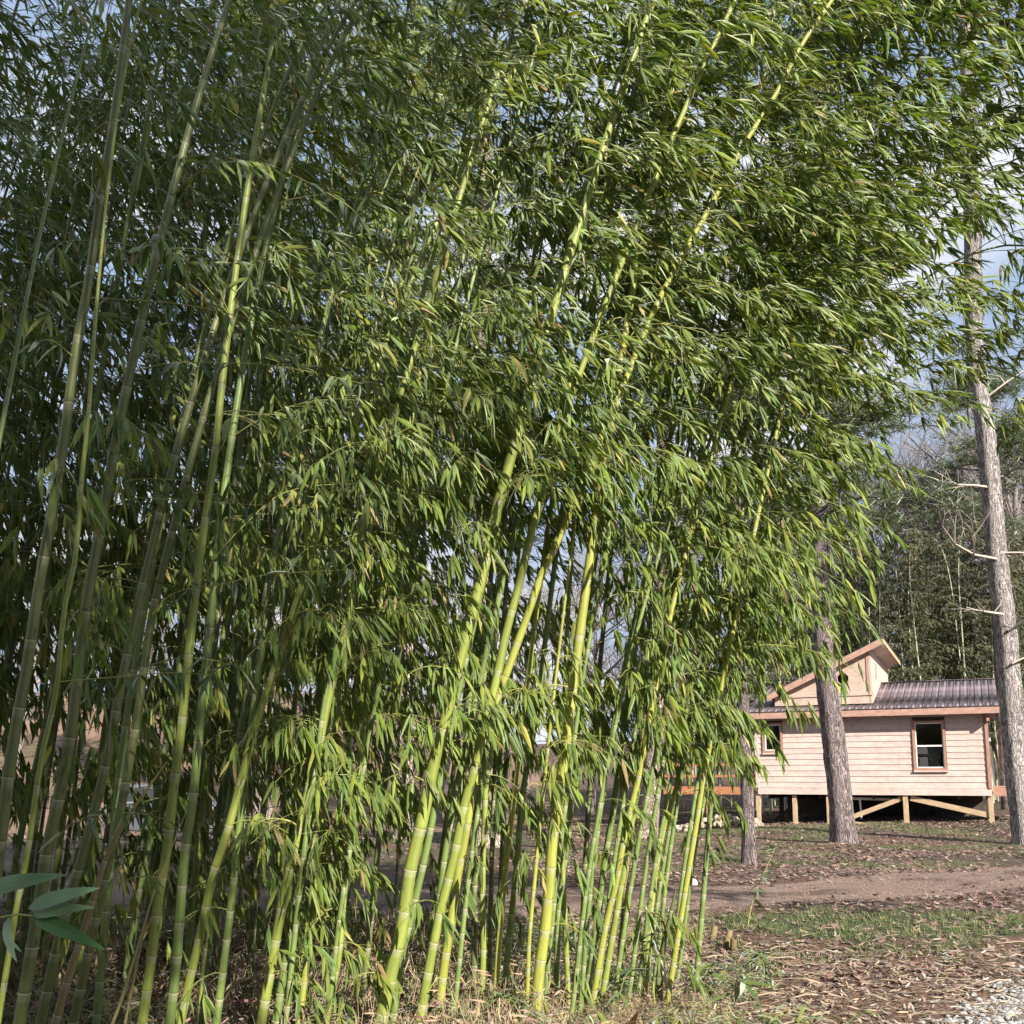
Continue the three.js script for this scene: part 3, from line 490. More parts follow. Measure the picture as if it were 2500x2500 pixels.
// a single lit branch whose leaves are pieces of their own
const bladeGeo = [0, 1, 2, 3].map((k) => { const mb = new MB(), M = 8, c = [[1, 1, 1]][0]; for (let i = 0; i <= M; i++) { const t = i / M, w = 0.5 * Math.pow(Math.sin(Math.PI * Math.pow(t, 0.62)), 0.8) * (t > 0.98 ? 0 : 1), y = -(0.1 + k * 0.09) * t * t, cup = 0.08; mb.v(t, y + w * cup, -w * 0.16, -0.2, 0.95, -0.25, c, 0, t); mb.v(t, y, 0, -0.2, 1, 0, c, 0.5, t); mb.v(t, y + w * cup, w * 0.16, -0.2, 0.95, 0.25, c, 1, t); } for (let i = 0; i < M; i++) for (const j of [0, 1]) { const a = i * 3 + j; mb.t(a, a + 1, a + 4); mb.t(a, a + 4, a + 3); } return mb.geo(); });
const bladeMap = dataTex(64, 128, (u, v, i, j) => { const m = Math.abs(u - 0.5) < 0.03 ? 30 : 0, s = noise3(i * 0.7, j * 0.02, 3) * 22; const k = 215 + s + m; return [k + (v > 0.93 ? 25 : 0), k, k * 0.95]; });
const bladeMats = [[0.075, 0.16, 0.02], [0.10, 0.20, 0.022], [0.15, 0.23, 0.025], [0.055, 0.13, 0.035], [0.32, 0.30, 0.05]].map((c) => new THREE.MeshPhysicalMaterial({ color: lin(...c), map: bladeMap, roughness: 1, transmission: 0.36, thickness: 0, clearcoat: 0.5, clearcoatRoughness: 0.35, side: THREE.DoubleSide }));
function blade(parent, p, d, roll, len, wide, mat) {
  const m = part('leaf', bladeGeo[Math.floor(rnd() * 4)], mat, parent), z = V(0, 1, 0).cross(d).negate().normalize(); if (z.lengthSq() < 0.5) z.set(0, 0, 1);
  const y = z.clone().cross(d).normalize(), M = new THREE.Matrix4().makeBasis(d, y, z); m.quaternion.setFromRotationMatrix(M).multiply(new THREE.Quaternion().setFromAxisAngle(V(1, 0, 0), roll)); m.position.copy(p); m.scale.set(len, len, len * wide); return m;
}
function litBranch(o, px, depth, count = 16, dz = 0) {
  const P = px.map(([x, y], k) => at(x, y, depth + dz * k / px.length)), curve = new THREE.CatmullRomCurve3(P), pts = curve.getSpacedPoints(16), mb = new MB(); tube(mb, pts, pts.map((_, k) => lerp(0.0035, 0.0012, k / 16)), 5, [0.36, 0.34, 0.10]);
  const b = part('branch', mb.geo(), twigMat, o);
  for (let k = 0; k < count; k++) {
    const t = 0.12 + 0.88 * (k + rnd() * 0.8) / count, p = curve.getPoint(Math.min(1, t)); const cluster = rnd() < 0.6 ? 3 : 1 + Math.floor(rnd() * 2);
    for (let j = 0; j < cluster; j++) { const d = V(rr(-0.45, 0.65), rr(-1, -0.25), rr(-0.4, 0.5)).normalize(); if (rnd() < 0.2) d.y = Math.abs(d.y) * 0.5; d.normalize(); blade(b, p, d, rr(-0.9, 0.9), rr(0.08, 0.15), rr(0.85, 1.15), bladeMats[rnd() < 0.05 ? 4 : Math.floor(rnd() * 4)]); }
  }
  return b;
}

// the culms that can be followed one by one: image line, distance, radius, colour, where leaves begin
const G1 = 'bamboo culms of the front of the grove';
const front = [
  { l: 'thick dim culm crossing the whole left edge up to the top', d: 4.3, r: 0.027, tone: 'olive', from: 2.6, dens: 0.34, lmax: 0.75, p: [[8, 1997], [31, 1821], [65, 1634], [93, 1445], [126, 1252], [158, 1059], [184, 866], [219, 671], [244, 487], [275, 310], [298, 137], [318, -20]] },
  { l: 'thin pale green culm rising just right of the thick left one', d: 4.0, r: 0.0125, tone: 'bright', from: 2.8, dens: 0.3, lmax: 0.45, H: 6, p: [[18, 2354], [39, 2224], [67, 2085], [101, 1852], [140, 1676], [155, 1500], [186, 1352], [200, 1166], [217, 1003], [233, 784]] },
  { l: 'thick olive culm behind the large foreground leaves at bottom left', d: 4.8, r: 0.030, tone: 'olive', from: 2.4, dens: 0.45, p: [[47, 2500], [93, 2224], [119, 2059], [155, 1893], [181, 1728], [207, 1500], [242, 1305], [275, 1120]] },
  { l: 'olive culm second to the right of the large foreground leaves', d: 5.1, r: 0.026, tone: 'olive', from: 2.4, dens: 0.5, p: [[98, 2500], [127, 2362], [160, 2233], [225, 2000], [262, 1850], [300, 1650]] },
  { l: 'dead brownish culm snapped off at knee height among the left stems', d: 5.0, r: 0.025, tone: 'brown', H: 1.55, dead: true, p: [[134, 2500], [168, 2383], [212, 2248], [274, 2060]] },
  { l: 'dusky culm leaning right beside the snapped brown stem', d: 5.3, r: 0.025, tone: 'olive', from: 2.2, dens: 0.5, p: [[179, 2500], [204, 2380], [230, 2259], [259, 2129], [300, 1950], [335, 1750], [372, 1500], [415, 1320]] },
  { l: 'slender green culm left of the two thin straw coloured canes', d: 5.7, r: 0.023, tone: 'green', from: 2.2, p: [[235, 2500], [246, 2375], [261, 2207], [285, 1950], [310, 1750], [340, 1560]] },
  { l: 'thin straw coloured dead cane leaning right, left one of a pair', d: 5.2, r: 0.011, tone: 'straw', H: 1.5, dead: true, p: [[274, 2500], [298, 2435], [352, 2259], [372, 2190]] },
  { l: 'thin straw coloured dead cane leaning right, right one of a pair', d: 5.25, r: 0.009, tone: 'straw', H: 1.35, dead: true, p: [[305, 2500], [325, 2400], [352, 2270]] },
  { l: 'straight green culm with pale nodes, third of the way across', d: 5.2, r: 0.026, tone: 'bright', from: 2.5, dens: 0.5, p: [[347, 2500], [373, 2312], [388, 2188], [409, 2064], [422, 1940], [440, 1800], [455, 1655], [471, 1500], [500, 1280], [526, 1096], [540, 956]] },
  { l: 'dull green culm in front of the parked car', d: 5.5, r: 0.027, tone: 'green', from: 2.4, dens: 0.5, p: [[414, 2500], [430, 2359], [450, 2095], [471, 1950], [486, 1790], [510, 1552], [530, 1350]] },
  { l: 'yellow green culm leaning right just beyond the parked car', d: 5.8, r: 0.026, tone: 'bright', from: 2.2, dens: 0.6, p: [[440, 2500], [466, 2380], [497, 2245], [517, 2147], [559, 2017], [600, 1862], [636, 1733], [667, 1645], [699, 1552], [745, 1400]] },
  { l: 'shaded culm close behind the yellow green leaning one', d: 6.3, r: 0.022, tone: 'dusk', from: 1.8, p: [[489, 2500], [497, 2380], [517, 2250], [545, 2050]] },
  { l: 'mid green upright culm with blotched skin left of the low foliage', d: 6.0, r: 0.024, tone: 'green', from: 1.9, dens: 0.7, p: [[528, 2500], [543, 2380], [559, 2250], [574, 2121], [585, 2017], [610, 1800]] },
  { l: 'bright culm leaning right behind the low hanging leaves', d: 5.9, r: 0.029, tone: 'bright', from: 1.15, lmax: 0.75, p: [[637, 2500], [668, 2328], [688, 2214], [714, 2095], [745, 1966], [771, 1852], [807, 1681], [849, 1500], [870, 1327], [905, 1220], [945, 1080]] },
  { l: 'short stout green culm foot under the low hanging leaves', d: 6.1, r: 0.026, tone: 'green', from: 0.9, lmax: 0.6, p: [[673, 2500], [688, 2405], [715, 2250], [750, 2050]] },
  { l: 'yellow culm standing in the low leaves', d: 6.3, r: 0.021, tone: 'yellow', from: 0.6, lmax: 0.65, p: [[730, 2500], [745, 2380], [765, 2200], [790, 2000]] },
  { l: 'yellow green culm at the right side of the low leaves', d: 6.2, r: 0.021, tone: 'bright', from: 0.7, lmax: 0.7, p: [[792, 2500], [815, 2400], [828, 2328], [838, 2199], [860, 2000]] },
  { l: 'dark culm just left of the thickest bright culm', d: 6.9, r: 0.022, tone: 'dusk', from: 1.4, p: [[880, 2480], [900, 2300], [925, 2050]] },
  { l: 'thickest bright green culm leaning right at bottom centre', d: 6.0, r: 0.040, tone: 'bright', from: 1.6, dens: 0.75, H: 10, p: [[929, 2500], [955, 2375], [981, 2266], [1002, 2121], [1033, 1992], [1059, 1862], [1085, 1770], [1110, 1655], [1131, 1578], [1157, 1480], [1187, 1364], [1210, 1252], [1238, 1150], [1300, 930]] },
  { l: 'slimmer culm hugging the thickest bright culm on its right', d: 6.2, r: 0.024, tone: 'green', from: 1.7, p: [[968, 2420], [976, 2354], [1007, 2224], [1040, 2080], [1075, 1900], [1100, 1780]] },
  { l: 'bright culm between the thickest one and the long diagonal one', d: 6.2, r: 0.030, tone: 'bright', from: 1.9, dens: 0.7, H: 10, p: [[1023, 2500], [1054, 2328], [1079, 2209], [1110, 2085], [1136, 1955], [1157, 1883], [1183, 1769], [1209, 1671], [1230, 1567], [1250, 1490], [1270, 1415], [1298, 1299], [1345, 1136], [1365, 1050], [1401, 949]] },
  { l: 'shaded culm behind the pair of bright leaning culms', d: 6.6, r: 0.024, tone: 'green', from: 1.7, p: [[1040, 2480], [1062, 2300], [1085, 2100], [1120, 1900], [1150, 1760]] },
  { l: 'long diagonal culm running from bottom centre to the upper right corner', d: 6.5, r: 0.0295, tone: 'yellow', from: 3.0, dens: 0.6, H: 10.5, p: [[1069, 2500], [1085, 2354], [1100, 2261], [1116, 2147], [1136, 2043], [1160, 1900], [1183, 1800], [1214, 1707], [1255, 1593], [1292, 1490], [1317, 1415], [1350, 1345], [1387, 1261], [1415, 1182], [1452, 1103], [1513, 963], [1569, 824], [1610, 730], [1670, 615], [1730, 512], [1786, 405], [1833, 326], [1898, 224], [1945, 130], [1996, 51]] },
  { l: 'dark upright culm beside the bare gap at bottom centre', d: 7.0, r: 0.022, tone: 'dusk', from: 1.9, p: [[1158, 2440], [1159, 2200], [1162, 1966], [1175, 1750]] },
  { l: 'upright yellow green culm right of the bare gap, crossed by leaf shadows', d: 6.8, r: 0.021, tone: 'bright', from: 1.9, p: [[1173, 2470], [1180, 2328], [1178, 2173], [1183, 1992], [1190, 1850]] },
  { l: 'thin dark culm between two upright yellow ones', d: 7.1, r: 0.017, tone: 'dusk', from: 1.9, p: [[1193, 2440], [1198, 2250], [1203, 2000], [1212, 1800]] },
  { l: 'yellow culm leaning right, fourth right of the bare gap', d: 6.8, r: 0.021, tone: 'yellow', from: 1.8, p: [[1206, 2480], [1224, 2224], [1240, 2069], [1255, 1950], [1271, 1810], [1290, 1650]] },
  { l: 'green culm with pale bloom leaning into the hanging leaves', d: 6.9, r: 0.022, tone: 'green', from: 1.8, p: [[1224, 2480], [1245, 2276], [1261, 2121], [1276, 1940], [1312, 1733], [1320, 1660]] },
  { l: 'thin yellow culm left of the fat upright culm', d: 6.5, r: 0.015, tone: 'yellow', from: 1.0, H: 5, lmax: 0.5, p: [[1284, 2500], [1288, 2400], [1292, 2297], [1305, 2150]] },
  { l: 'fat upright yellow green culm with grooved skin, right of centre', d: 6.5, r: 0.037, tone: 'yellow', from: 1.9, dens: 0.8, p: [[1305, 2500], [1317, 2369], [1333, 2250], [1343, 2136], [1349, 2049], [1364, 1945], [1380, 1836], [1395, 1707], [1415, 1550]] },
  { l: 'green culm just right of the fat upright culm', d: 7.2, r: 0.021, tone: 'green', from: 1.8, p: [[1359, 2430], [1364, 2224], [1385, 2069], [1400, 1900]] },
  { l: 'culm leaning left near the fat upright culm', d: 7.2, r: 0.019, tone: 'bright', from: 1.8, p: [[1387, 2430], [1380, 2250], [1374, 2110], [1372, 1950], [1375, 1800]] },
  { l: 'dark culm inside the right hand clump', d: 7.7, r: 0.022, tone: 'dusk', from: 1.8, p: [[1415, 2400], [1425, 2200], [1435, 2000], [1450, 1800]] },
  { l: 'glaucous green culm on the left of the right hand clump', d: 7.3, r: 0.025, tone: 'green', from: 1.7, p: [[1436, 2400], [1462, 2224], [1478, 2095], [1499, 1966], [1520, 1800]] },
  { l: 'yellow culm leaning across the right hand clump', d: 7.0, r: 0.023, tone: 'yellow', from: 1.9, lmax: 1.25, p: [[1447, 2447], [1462, 2354], [1483, 2240], [1504, 2157], [1524, 2043], [1545, 1955], [1561, 1888], [1592, 1722], [1628, 1541], [1680, 1330]] },
  { l: 'bright green culm behind the yellow one of the right hand clump', d: 7.3, r: 0.024, tone: 'bright', from: 1.7, lmax: 1.2, p: [[1483, 2359], [1505, 2230], [1524, 2121], [1545, 1992], [1570, 1850]] },
  { l: 'brown weathered culm at the back of the right hand clump', d: 7.7, r: 0.018, tone: 'brown', from: 1.9, p: [[1508, 2390], [1520, 2250], [1535, 2080], [1550, 1950]] },
  { l: 'leafy yellow green culm wrapped in small sprays right of the clump', d: 7.7, r: 0.022, tone: 'yellow', from: 0.55, lmax: 0.7, H: 7.5, p: [[1578, 2390], [1587, 2250], [1612, 2069], [1638, 1966], [1659, 1898], [1690, 1760]] },
  { l: 'dark stub culm foot in the low leaves right of the clump', d: 7.3, r: 0.034, tone: 'dusk', H: 0.55, dead: true, p: [[1608, 2430], [1612, 2370], [1616, 2330]] },
  { l: 'yellow green culm second from the right edge of the grove', d: 7.2, r: 0.021, tone: 'yellow', from: 1.7, lmax: 1.2, p: [[1628, 2453], [1651, 2311], [1674, 2169], [1702, 1998], [1717, 1901], [1745, 1760]] },
  { l: 'rightmost isolated green culm at the edge of the grove', d: 8.1, r: 0.022, tone: 'green', from: 2.0, lmax: 1.35, dens: 1, p: [[1702, 2368], [1714, 2225], [1728, 2055], [1737, 1941], [1742, 1855], [1757, 1742], [1772, 1620]] },
];
for (const [l, d, p] of [
  ['slim culm arching from the right hand clump over the cabin side', 7.2, [[1540, 2400], [1580, 2100], [1650, 1700], [1760, 1250], [1900, 850], [2080, 480], [2260, 180]]],
  ['slim culm arching to the top right behind the long diagonal one', 6.9, [[1420, 2420], [1450, 2100], [1530, 1600], [1660, 1100], [1850, 650], [2080, 260], [2250, 0]]],
  ['slim culm bowed over the yard above the grey leaning trunk', 7.6, [[1600, 2380], [1640, 2050], [1710, 1650], [1800, 1300], [1920, 980], [2080, 700], [2230, 520]]],
  ['slim culm leaning right through the top centre leaves', 6.7, [[1330, 2440], [1370, 2050], [1450, 1500], [1560, 1000], [1700, 560], [1860, 200], [1950, 0]]],
  ['slim culm hidden in the leaves right of the thickest culm', 6.4, [[1110, 2460], [1150, 2100], [1230, 1600], [1340, 1100], [1450, 700], [1560, 350], [1650, 60]]],
  ['slim culm bowing out farthest right over the bare trees', 7.0, [[1500, 2430], [1560, 2050], [1680, 1500], [1850, 1000], [2060, 600], [2300, 320], [2480, 200]]],
  ['slim culm in the leaves above the low hanging sprays', 6.0, [[800, 2480], [850, 2100], [940, 1600], [1040, 1150], [1150, 700], [1260, 300], [1340, 0]]],
  ['slim culm in the upper middle leaves left of the thickest culm', 5.8, [[700, 2480], [740, 2100], [810, 1600], [900, 1100], [1000, 650], [1090, 250], [1150, 0]]],
  ['slim culm arching over the pale trunk at the picture edge', 7.4, [[1560, 2410], [1610, 2050], [1740, 1500], [1930, 1000], [2160, 640], [2420, 420], [2650, 330]]],
  ['slim culm reaching the upper right corner behind the leaves', 7.1, [[1460, 2420], [1500, 2100], [1600, 1550], [1760, 1000], [1980, 520], [2230, 150], [2400, -60]]],
  ['slim culm drooping at the right edge under the arching ones', 7.8, [[1640, 2370], [1680, 2050], [1780, 1550], [1930, 1150], [2120, 880], [2330, 740], [2520, 720]]],
  ['slim culm crossing high above the cabin toward the corner', 6.8, [[1400, 2440], [1450, 2050], [1580, 1450], [1780, 900], [2040, 430], [2330, 120], [2520, 0]]],
  ['slim culm whose tip droops before the pale trunk', 8.2, [[1660, 2350], [1710, 2000], [1830, 1500], [2000, 1130], [2180, 930], [2360, 880], [2480, 920]]],
  ['slim culm whose tip hangs lowest at the right edge', 7.9, [[1580, 2380], [1640, 2000], [1790, 1400], [2000, 960], [2230, 700], [2450, 600], [2600, 620]]],
]) front.push({ l, d, p, r: 0.017, tone: 'green', from: d > 7.1 ? 1.9 : 2.4, dens: 1, lmax: 1.25, H: 10 });
rnd = seeded(501);
const grown = {};
front.forEach((c, n) => {
  rnd = seeded(1000 + n * 7);
  const o = thing('bamboo_culm', c.l, 'bamboo', G1), H = c.H ?? 9.2;
  const curve = culmLine(c.p.map(([x, y], k) => at(x, y, c.d - 0.02 * k)), H, c.dead ? 0 : rr(0.15, 0.5), 0.5, n > 1 && n < 14 && !c.dead ? 0.035 : 0);
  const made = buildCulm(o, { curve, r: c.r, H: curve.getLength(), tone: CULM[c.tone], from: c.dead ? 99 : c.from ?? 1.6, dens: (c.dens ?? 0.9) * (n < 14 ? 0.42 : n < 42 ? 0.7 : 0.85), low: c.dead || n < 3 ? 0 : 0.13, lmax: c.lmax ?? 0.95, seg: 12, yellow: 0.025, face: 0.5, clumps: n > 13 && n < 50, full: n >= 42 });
  grown[n] = { o, made };
});
// sprays that reach across the darker left half
rnd = seeded(640);
for (const [n, d, px, cnt] of [[0, 4.2, [[233, 671], [289, 675], [345, 699], [387, 731]], 7], [0, 4.25, [[205, 726], [275, 730], [419, 740], [536, 760], [652, 793], [764, 828]], 12], [2, 4.6, [[330, 905], [419, 886], [536, 886], [652, 891], [769, 910], [885, 937]], 16], [2, 4.8, [[262, 1240], [326, 1217], [405, 1219], [512, 1226], [596, 1231], [699, 1236]], 15], [5, 5.0, [[372, 1500], [419, 1450], [536, 1427], [652, 1403], [792, 1394], [870, 1390]], 18], [9, 5.1, [[478, 1440], [540, 1343], [606, 1273], [675, 1212], [745, 1189], [885, 1180]], 18], [1, 3.95, [[142, 1665], [259, 1655], [430, 1642], [520, 1650]], 10], [3, 4.9, [[290, 1180], [335, 1170], [420, 1171], [508, 1176]], 8], [9, 5.0, [[540, 830], [559, 387], [652, 403], [745, 442], [862, 512], [900, 560]].slice(1), 14], [14, 5.6, [[905, 300], [930, 312], [986, 349], [1033, 442], [1080, 517]], 12], [0, 4.1, [[244, 487], [200, 440], [140, 400], [60, 385]], 7], [0, 4.1, [[178, 870], [120, 830], [60, 850], [-20, 900]], 8], [2, 4.6, [[120, 2060], [200, 2000], [330, 1985], [440, 2010]], 9]]) litBranch(grown[n].o, px, d, cnt, rr(-0.3, 0.1));
console.log('front culms done');

// the rest of the grove: six grown models, copied
{
  const protos = []; for (let k = 0; k < 6; k++) {
    rnd = seeded(2000 + k * 13); const o = thing('bamboo_culm', '', 'bamboo'); const H = rr(8.6, 10.2), le = rr(0.03, 0.13);
    const curve = culmLine([V(0, 0, 0), V(le * 1, 1, rr(-0.03, 0.03)), V(le * 2.2, 2, rr(-0.06, 0.06)), V(le * 3.6, 3, 0)], H, rr(0.1, 0.4), 0.5);
    buildCulm(o, { curve, r: rr(0.02, 0.03), H, tone: [CULM.olive, CULM.green, CULM.bright, CULM.olive, CULM.dusk, CULM.green][k], rings: false, seg: 8, from: k % 2 ? 0.55 : 2.1, dens: k % 2 ? 0.6 : 0.8, lmax: 1.1, leaves: 4.6, gap: 0.07, yellow: k % 2 ? 0.09 : 0.02, plane: 0.3 }); protos.push(o);
  }
  rnd = seeded(3100); const spots = [];
  const band = (count, x0, x1, z0, z1, apart) => { for (let tries = 0, got = 0; got < count && tries < 5000; tries++) { const z = -rr(z0, z1), x = Math.min(rr(x0, x1), 0.145 * -z - 0.1); if (spots.every(([a, b]) => Math.hypot(a - x, b - z) > apart)) { spots.push([x, z]); got++; } } };
  band(70, -8.5, -1.4, 7.2, 13, 0.38); band(4, -1.2, 1.3, 8.2, 10.8, 0.6);
  const left = []; for (let k = 0; k < 9; k++) left.push([rr(-6.2, -4.2), -rr(4.6, 6.6)]);
  let n = 0; const place = (x, z, label, group) => { const o = n < 6 ? protos[n] : copyOf(protos[n % 6], 'bamboo_culm', '', 'bamboo'); n++; tag(o, label, 'bamboo', group); o.position.set(x, ground(x, z) - 0.05, z); o.rotation.y = rr(-0.6, 0.6); o.scale.setScalar(rr(0.85, 1.12)); return o; };
  for (const [x, z] of spots) { const o = place(x, z, 'shaded bamboo culm standing deep in the grove behind the front row', 'culms deep inside the grove'); if (x < -1.5) o.scale.multiplyScalar(1.22); }
  for (const [x, z] of left) place(x, z, 'dark bamboo culm crowding in at the left edge of the grove', 'culms at the left edge of the grove');
  rnd = seeded(3200); for (let k = 0; k < 22; k++) place(rr(-8, -3.8), rr(-1.4, 4), 'bamboo culm of the grove wrapping round beside the viewer', 'culms beside the viewer');
  for (let k = 0; k < 14; k++) place(rr(-5, 0), rr(2.4, 6), 'bamboo culm of the grove wrapping round beside the viewer', 'culms beside the viewer').scale.setScalar(rr(1.1, 1.4));
  // the grove goes on behind the viewer and keeps the left half in shade
  rnd = seeded(3300); for (let k = 0; k < 22; k++) place(rr(-1.5, 2.7), rr(2.4, 6.4), 'bamboo culm of the part of the grove behind the viewer', 'culms behind the viewer').scale.setScalar(rr(1.3, 1.55));
}
// bamboo wall beyond the cabin
{
  const protos = []; for (let k = 0; k < 4; k++) {
    rnd = seeded(4000 + k * 17); const o = thing('tall_bamboo', '', 'bamboo'), H = rr(12.5, 15), le = rr(-0.05, 0.06);
    const curve = culmLine([V(0, 0, 0), V(le, 2, 0), V(le * 2, 4, 0.1), V(le * 3, 6, 0)], H, rr(-0.1, 0.2), 0.4);
    buildCulm(o, { curve, r: 0.05, H, tone: k % 2 ? [0.52, 0.51, 0.38] : [0.42, 0.45, 0.32], rings: false, seg: 6, from: 3.6, dens: 0.9, lmax: 1.7, leaves: 5, gap: 0.12, big: 1.5, wide: 1.25, leafTone: () => { const f = rr(0.6, 1.3), t = rnd(); return t < 0.16 ? [0.16 * f, 0.11 * f, 0.03 * f] : t < 0.5 ? [0.085 * f, 0.095 * f, 0.014 * f] : [0.052 * f, 0.075 * f, 0.014 * f]; } }); protos.push(o);
  }
  rnd = seeded(4500); let n = 0;
  for (let k = 0; k < 120; k++) {
    const px = rr(1560, 2640), d = rr(42, 54), b = at(px, 1900, d); const o = n < 4 ? protos[n] : copyOf(protos[n % 4], 'tall_bamboo', '', 'bamboo'); n++;
    tag(o, 'tall pale stemmed bamboo in the dark thicket behind the cabin', 'bamboo', 'bamboo thicket behind the cabin'); o.position.set(b.x, ground(b.x, b.z) - 0.1, b.z); o.rotation.y = rnd() * 6.3; o.scale.setScalar(rr(0.85, 1.15) * (px < 1850 ? 0.7 : 1));
  }
}
{ let t = 0; const seen = new Set(); scene.traverse((m) => { if (m.isMesh && !m.isInstancedMesh && !seen.has(m.geometry)) { seen.add(m.geometry); t += (m.geometry.index ? m.geometry.index.count : m.geometry.attributes.position.count) / 3; } }); console.log('bamboo done', t); }

// the near twig with large leaves at the lower left, on a young culm beside the viewer
{
  rnd = seeded(610);
  const o = thing('young_bamboo', 'close twig with large green leaves reaching in at bottom left', 'bamboo'), D = 2.1, base = at(-160, 1900, D);
  const curve = new THREE.CatmullRomCurve3([V(base.x - 0.05, ground(base.x, -D) - 0.05, -D), V(base.x, 0.8, -D), V(base.x + 0.02, 1.6, -D), V(base.x + 0.1, 3, -D - 0.1), V(base.x + 0.25, 4.2, -D - 0.2)]);
  buildCulm(o, { curve, r: 0.009, H: 4.3, tone: CULM.green, from: 99, seg: 8, ringTop: 2 });
  const tip = [[-165, 2250], [-80, 2245], [0, 2240], [45, 2232], [75, 2236], [95, 2240]].map(([x, y]) => at(x, y, D)); const mb = new MB(); tube(mb, tip, [0.003, 0.0028, 0.0024, 0.002, 0.0016, 0.0012], 6, [0.34, 0.40, 0.12]);
  const b = part('twig', mb.geo(), twigMat, o);
  const big = [[0.14, 0.29, 0.13], [0.16, 0.31, 0.13], [0.07, 0.22, 0.04]].map((c) => new THREE.MeshPhysicalMaterial({ color: lin(...c), map: bladeMap, roughness: 1, transmission: 0.3, thickness: 0, clearcoat: 0.9, clearcoatRoughness: 0.3, side: THREE.DoubleSide }));
  for (const [x0, y0, x1, y1, dz, w, k] of [[-60, 2190, 124, 2115, 0.02, 1.15, 0], [68, 2218, 228, 2162, 0.03, 1.1, 0], [80, 2234, 208, 2205, 0.03, 1.15, 1], [82, 2238, 226, 2298, 0.05, 1.0, 2], [22, 2236, 10, 2340, 0.05, 1.75, 2], [30, 2300, 47, 2322, 0.02, 0.9, 1], [70, 2236, 170, 2243, 0.02, 0.28, 1]]) {
    const a = at(x0, y0, D), e = at(x1, y1, D - dz), d = e.clone().sub(a), L = d.length(); blade(b, a, d.normalize(), 1.05, L * 1.04, w * 1.25, big[k]);
  }
}

// ------------------------------------------------------------------ undergrowth, litter, grass, gravel
const bladeTuft = (n, hgt, col, spread) => { const mb = new MB(); for (let k = 0; k < n; k++) { const a = rnd() * 6.3, e = rr(0.7, 1.45), d = V(Math.cos(a) * Math.cos(e), Math.sin(e), Math.sin(a) * Math.cos(e)), nn = V(-d.y * Math.cos(a), Math.cos(e), -d.y * Math.sin(a)).normalize(); leaf(mb, V(rr(-spread, spread), 0, rr(-spread, spread)), d, nn, hgt * rr(0.5, 1.2), hgt * 0.055, rr(0.2, 0.8), col()); } return mb.geo(); };
rnd = seeded(700);
const tuftGeo = [0, 1, 2].map(() => bladeTuft(12, 0.10, () => { const f = rr(0.7, 1.3); return rnd() < 0.25 ? [0.30 * f, 0.24 * f, 0.12 * f] : [0.09 * f, 0.17 * f, 0.03 * f]; }, 0.06));
const dryGeo = [0, 1, 2, 3].map((v) => { const mb = new MB(); for (let k = 0; k < 11; k++) { const a = rnd() * 6.3, e = rr(0.15, 1.35), f = rr(0.45, 1.2), d = V(Math.cos(a) * Math.cos(e), Math.sin(e), Math.sin(a) * Math.cos(e)), L = rr(0.15, 0.42), c = rnd() < 0.25 ? [0.10 * f, 0.14 * f, 0.035 * f] : [0.40 * f, 0.30 * f, 0.185 * f], p0 = V(rr(-0.12, 0.12), 0, rr(-0.12, 0.12)), p1 = p0.clone().addScaledVector(d, L * 0.6), p2 = p0.clone().addScaledVector(d, L).add(V(rr(-0.06, 0.06), -0.05, rr(-0.06, 0.06))); tube(mb, [p0, p1, p2], [0.0028, 0.0022, 0.001], 3, c, null, 1, false);
  for (let j = 0; j < 5; j++) { const q = p0.clone().lerp(p2, rr(0.3, 1)), b = rnd() * 6.3, g = V(Math.cos(b), rr(-1, 0.4), Math.sin(b)).normalize(); leaf(mb, q, g, V(rnd() - 0.5, rnd(), rnd() - 0.5).normalize(), rr(0.05, 0.13), rr(0.007, 0.015), rr(0, 0.6), c.map((x) => x * rr(0.7, 1.2))); } } return mb.geo(); });
const deadLeaf = (() => { const mb = new MB(); leaf(mb, V(-0.5, 0.02, 0), V(1, 0.02, 0), V(0, 1, 0), 1, 0.16, -0.12, [1, 1, 1]); return mb.geo(); })();
const oakLeaf = (() => { const s = new THREE.Shape(); for (let k = 0; k <= 22; k++) { const a = k / 22 * Math.PI * 2, r = 0.36 + 0.13 * Math.cos(a * 5) + 0.12 * Math.cos(a); s[k ? 'lineTo' : 'moveTo'](Math.cos(a) * r, Math.sin(a) * r * 0.75); } const g = new THREE.ShapeGeometry(s); g.rotateX(-Math.PI / 2); const p = g.attributes.position; for (let k = 0; k < p.count; k++) p.setY(k, 0.06 + 0.5 * (p.getX(k) ** 2) + 0.6 * p.getZ(k) ** 2); g.computeVertexNormals(); g.setAttribute('color', new THREE.Float32BufferAttribute(new Float32Array(p.count * 3).fill(1), 3)); return g; })();
const stick = (() => { const mb = new MB(); tube(mb, [V(-0.5, 0, 0), V(-0.1, 0.02, 0.02), V(0.2, 0.012, -0.015), V(0.5, 0, 0.01)], [0.011, 0.010, 0.009, 0.006], 5, [1, 1, 1]); return mb.geo(); })();
function stuff(name, label, cat, geos, mat, list) { geos = [].concat(geos); const g = new THREE.Group(); g.name = numbered(name); scene.add(g); tag(g, label, cat, null, 'stuff'); geos.forEach((q, k) => instances('pieces', q, mat, list.filter((_, i) => i % geos.length === k), g)); return g; }
const onGround = (x, z, up = 0) => V(x, ground(x, z) + up, z);
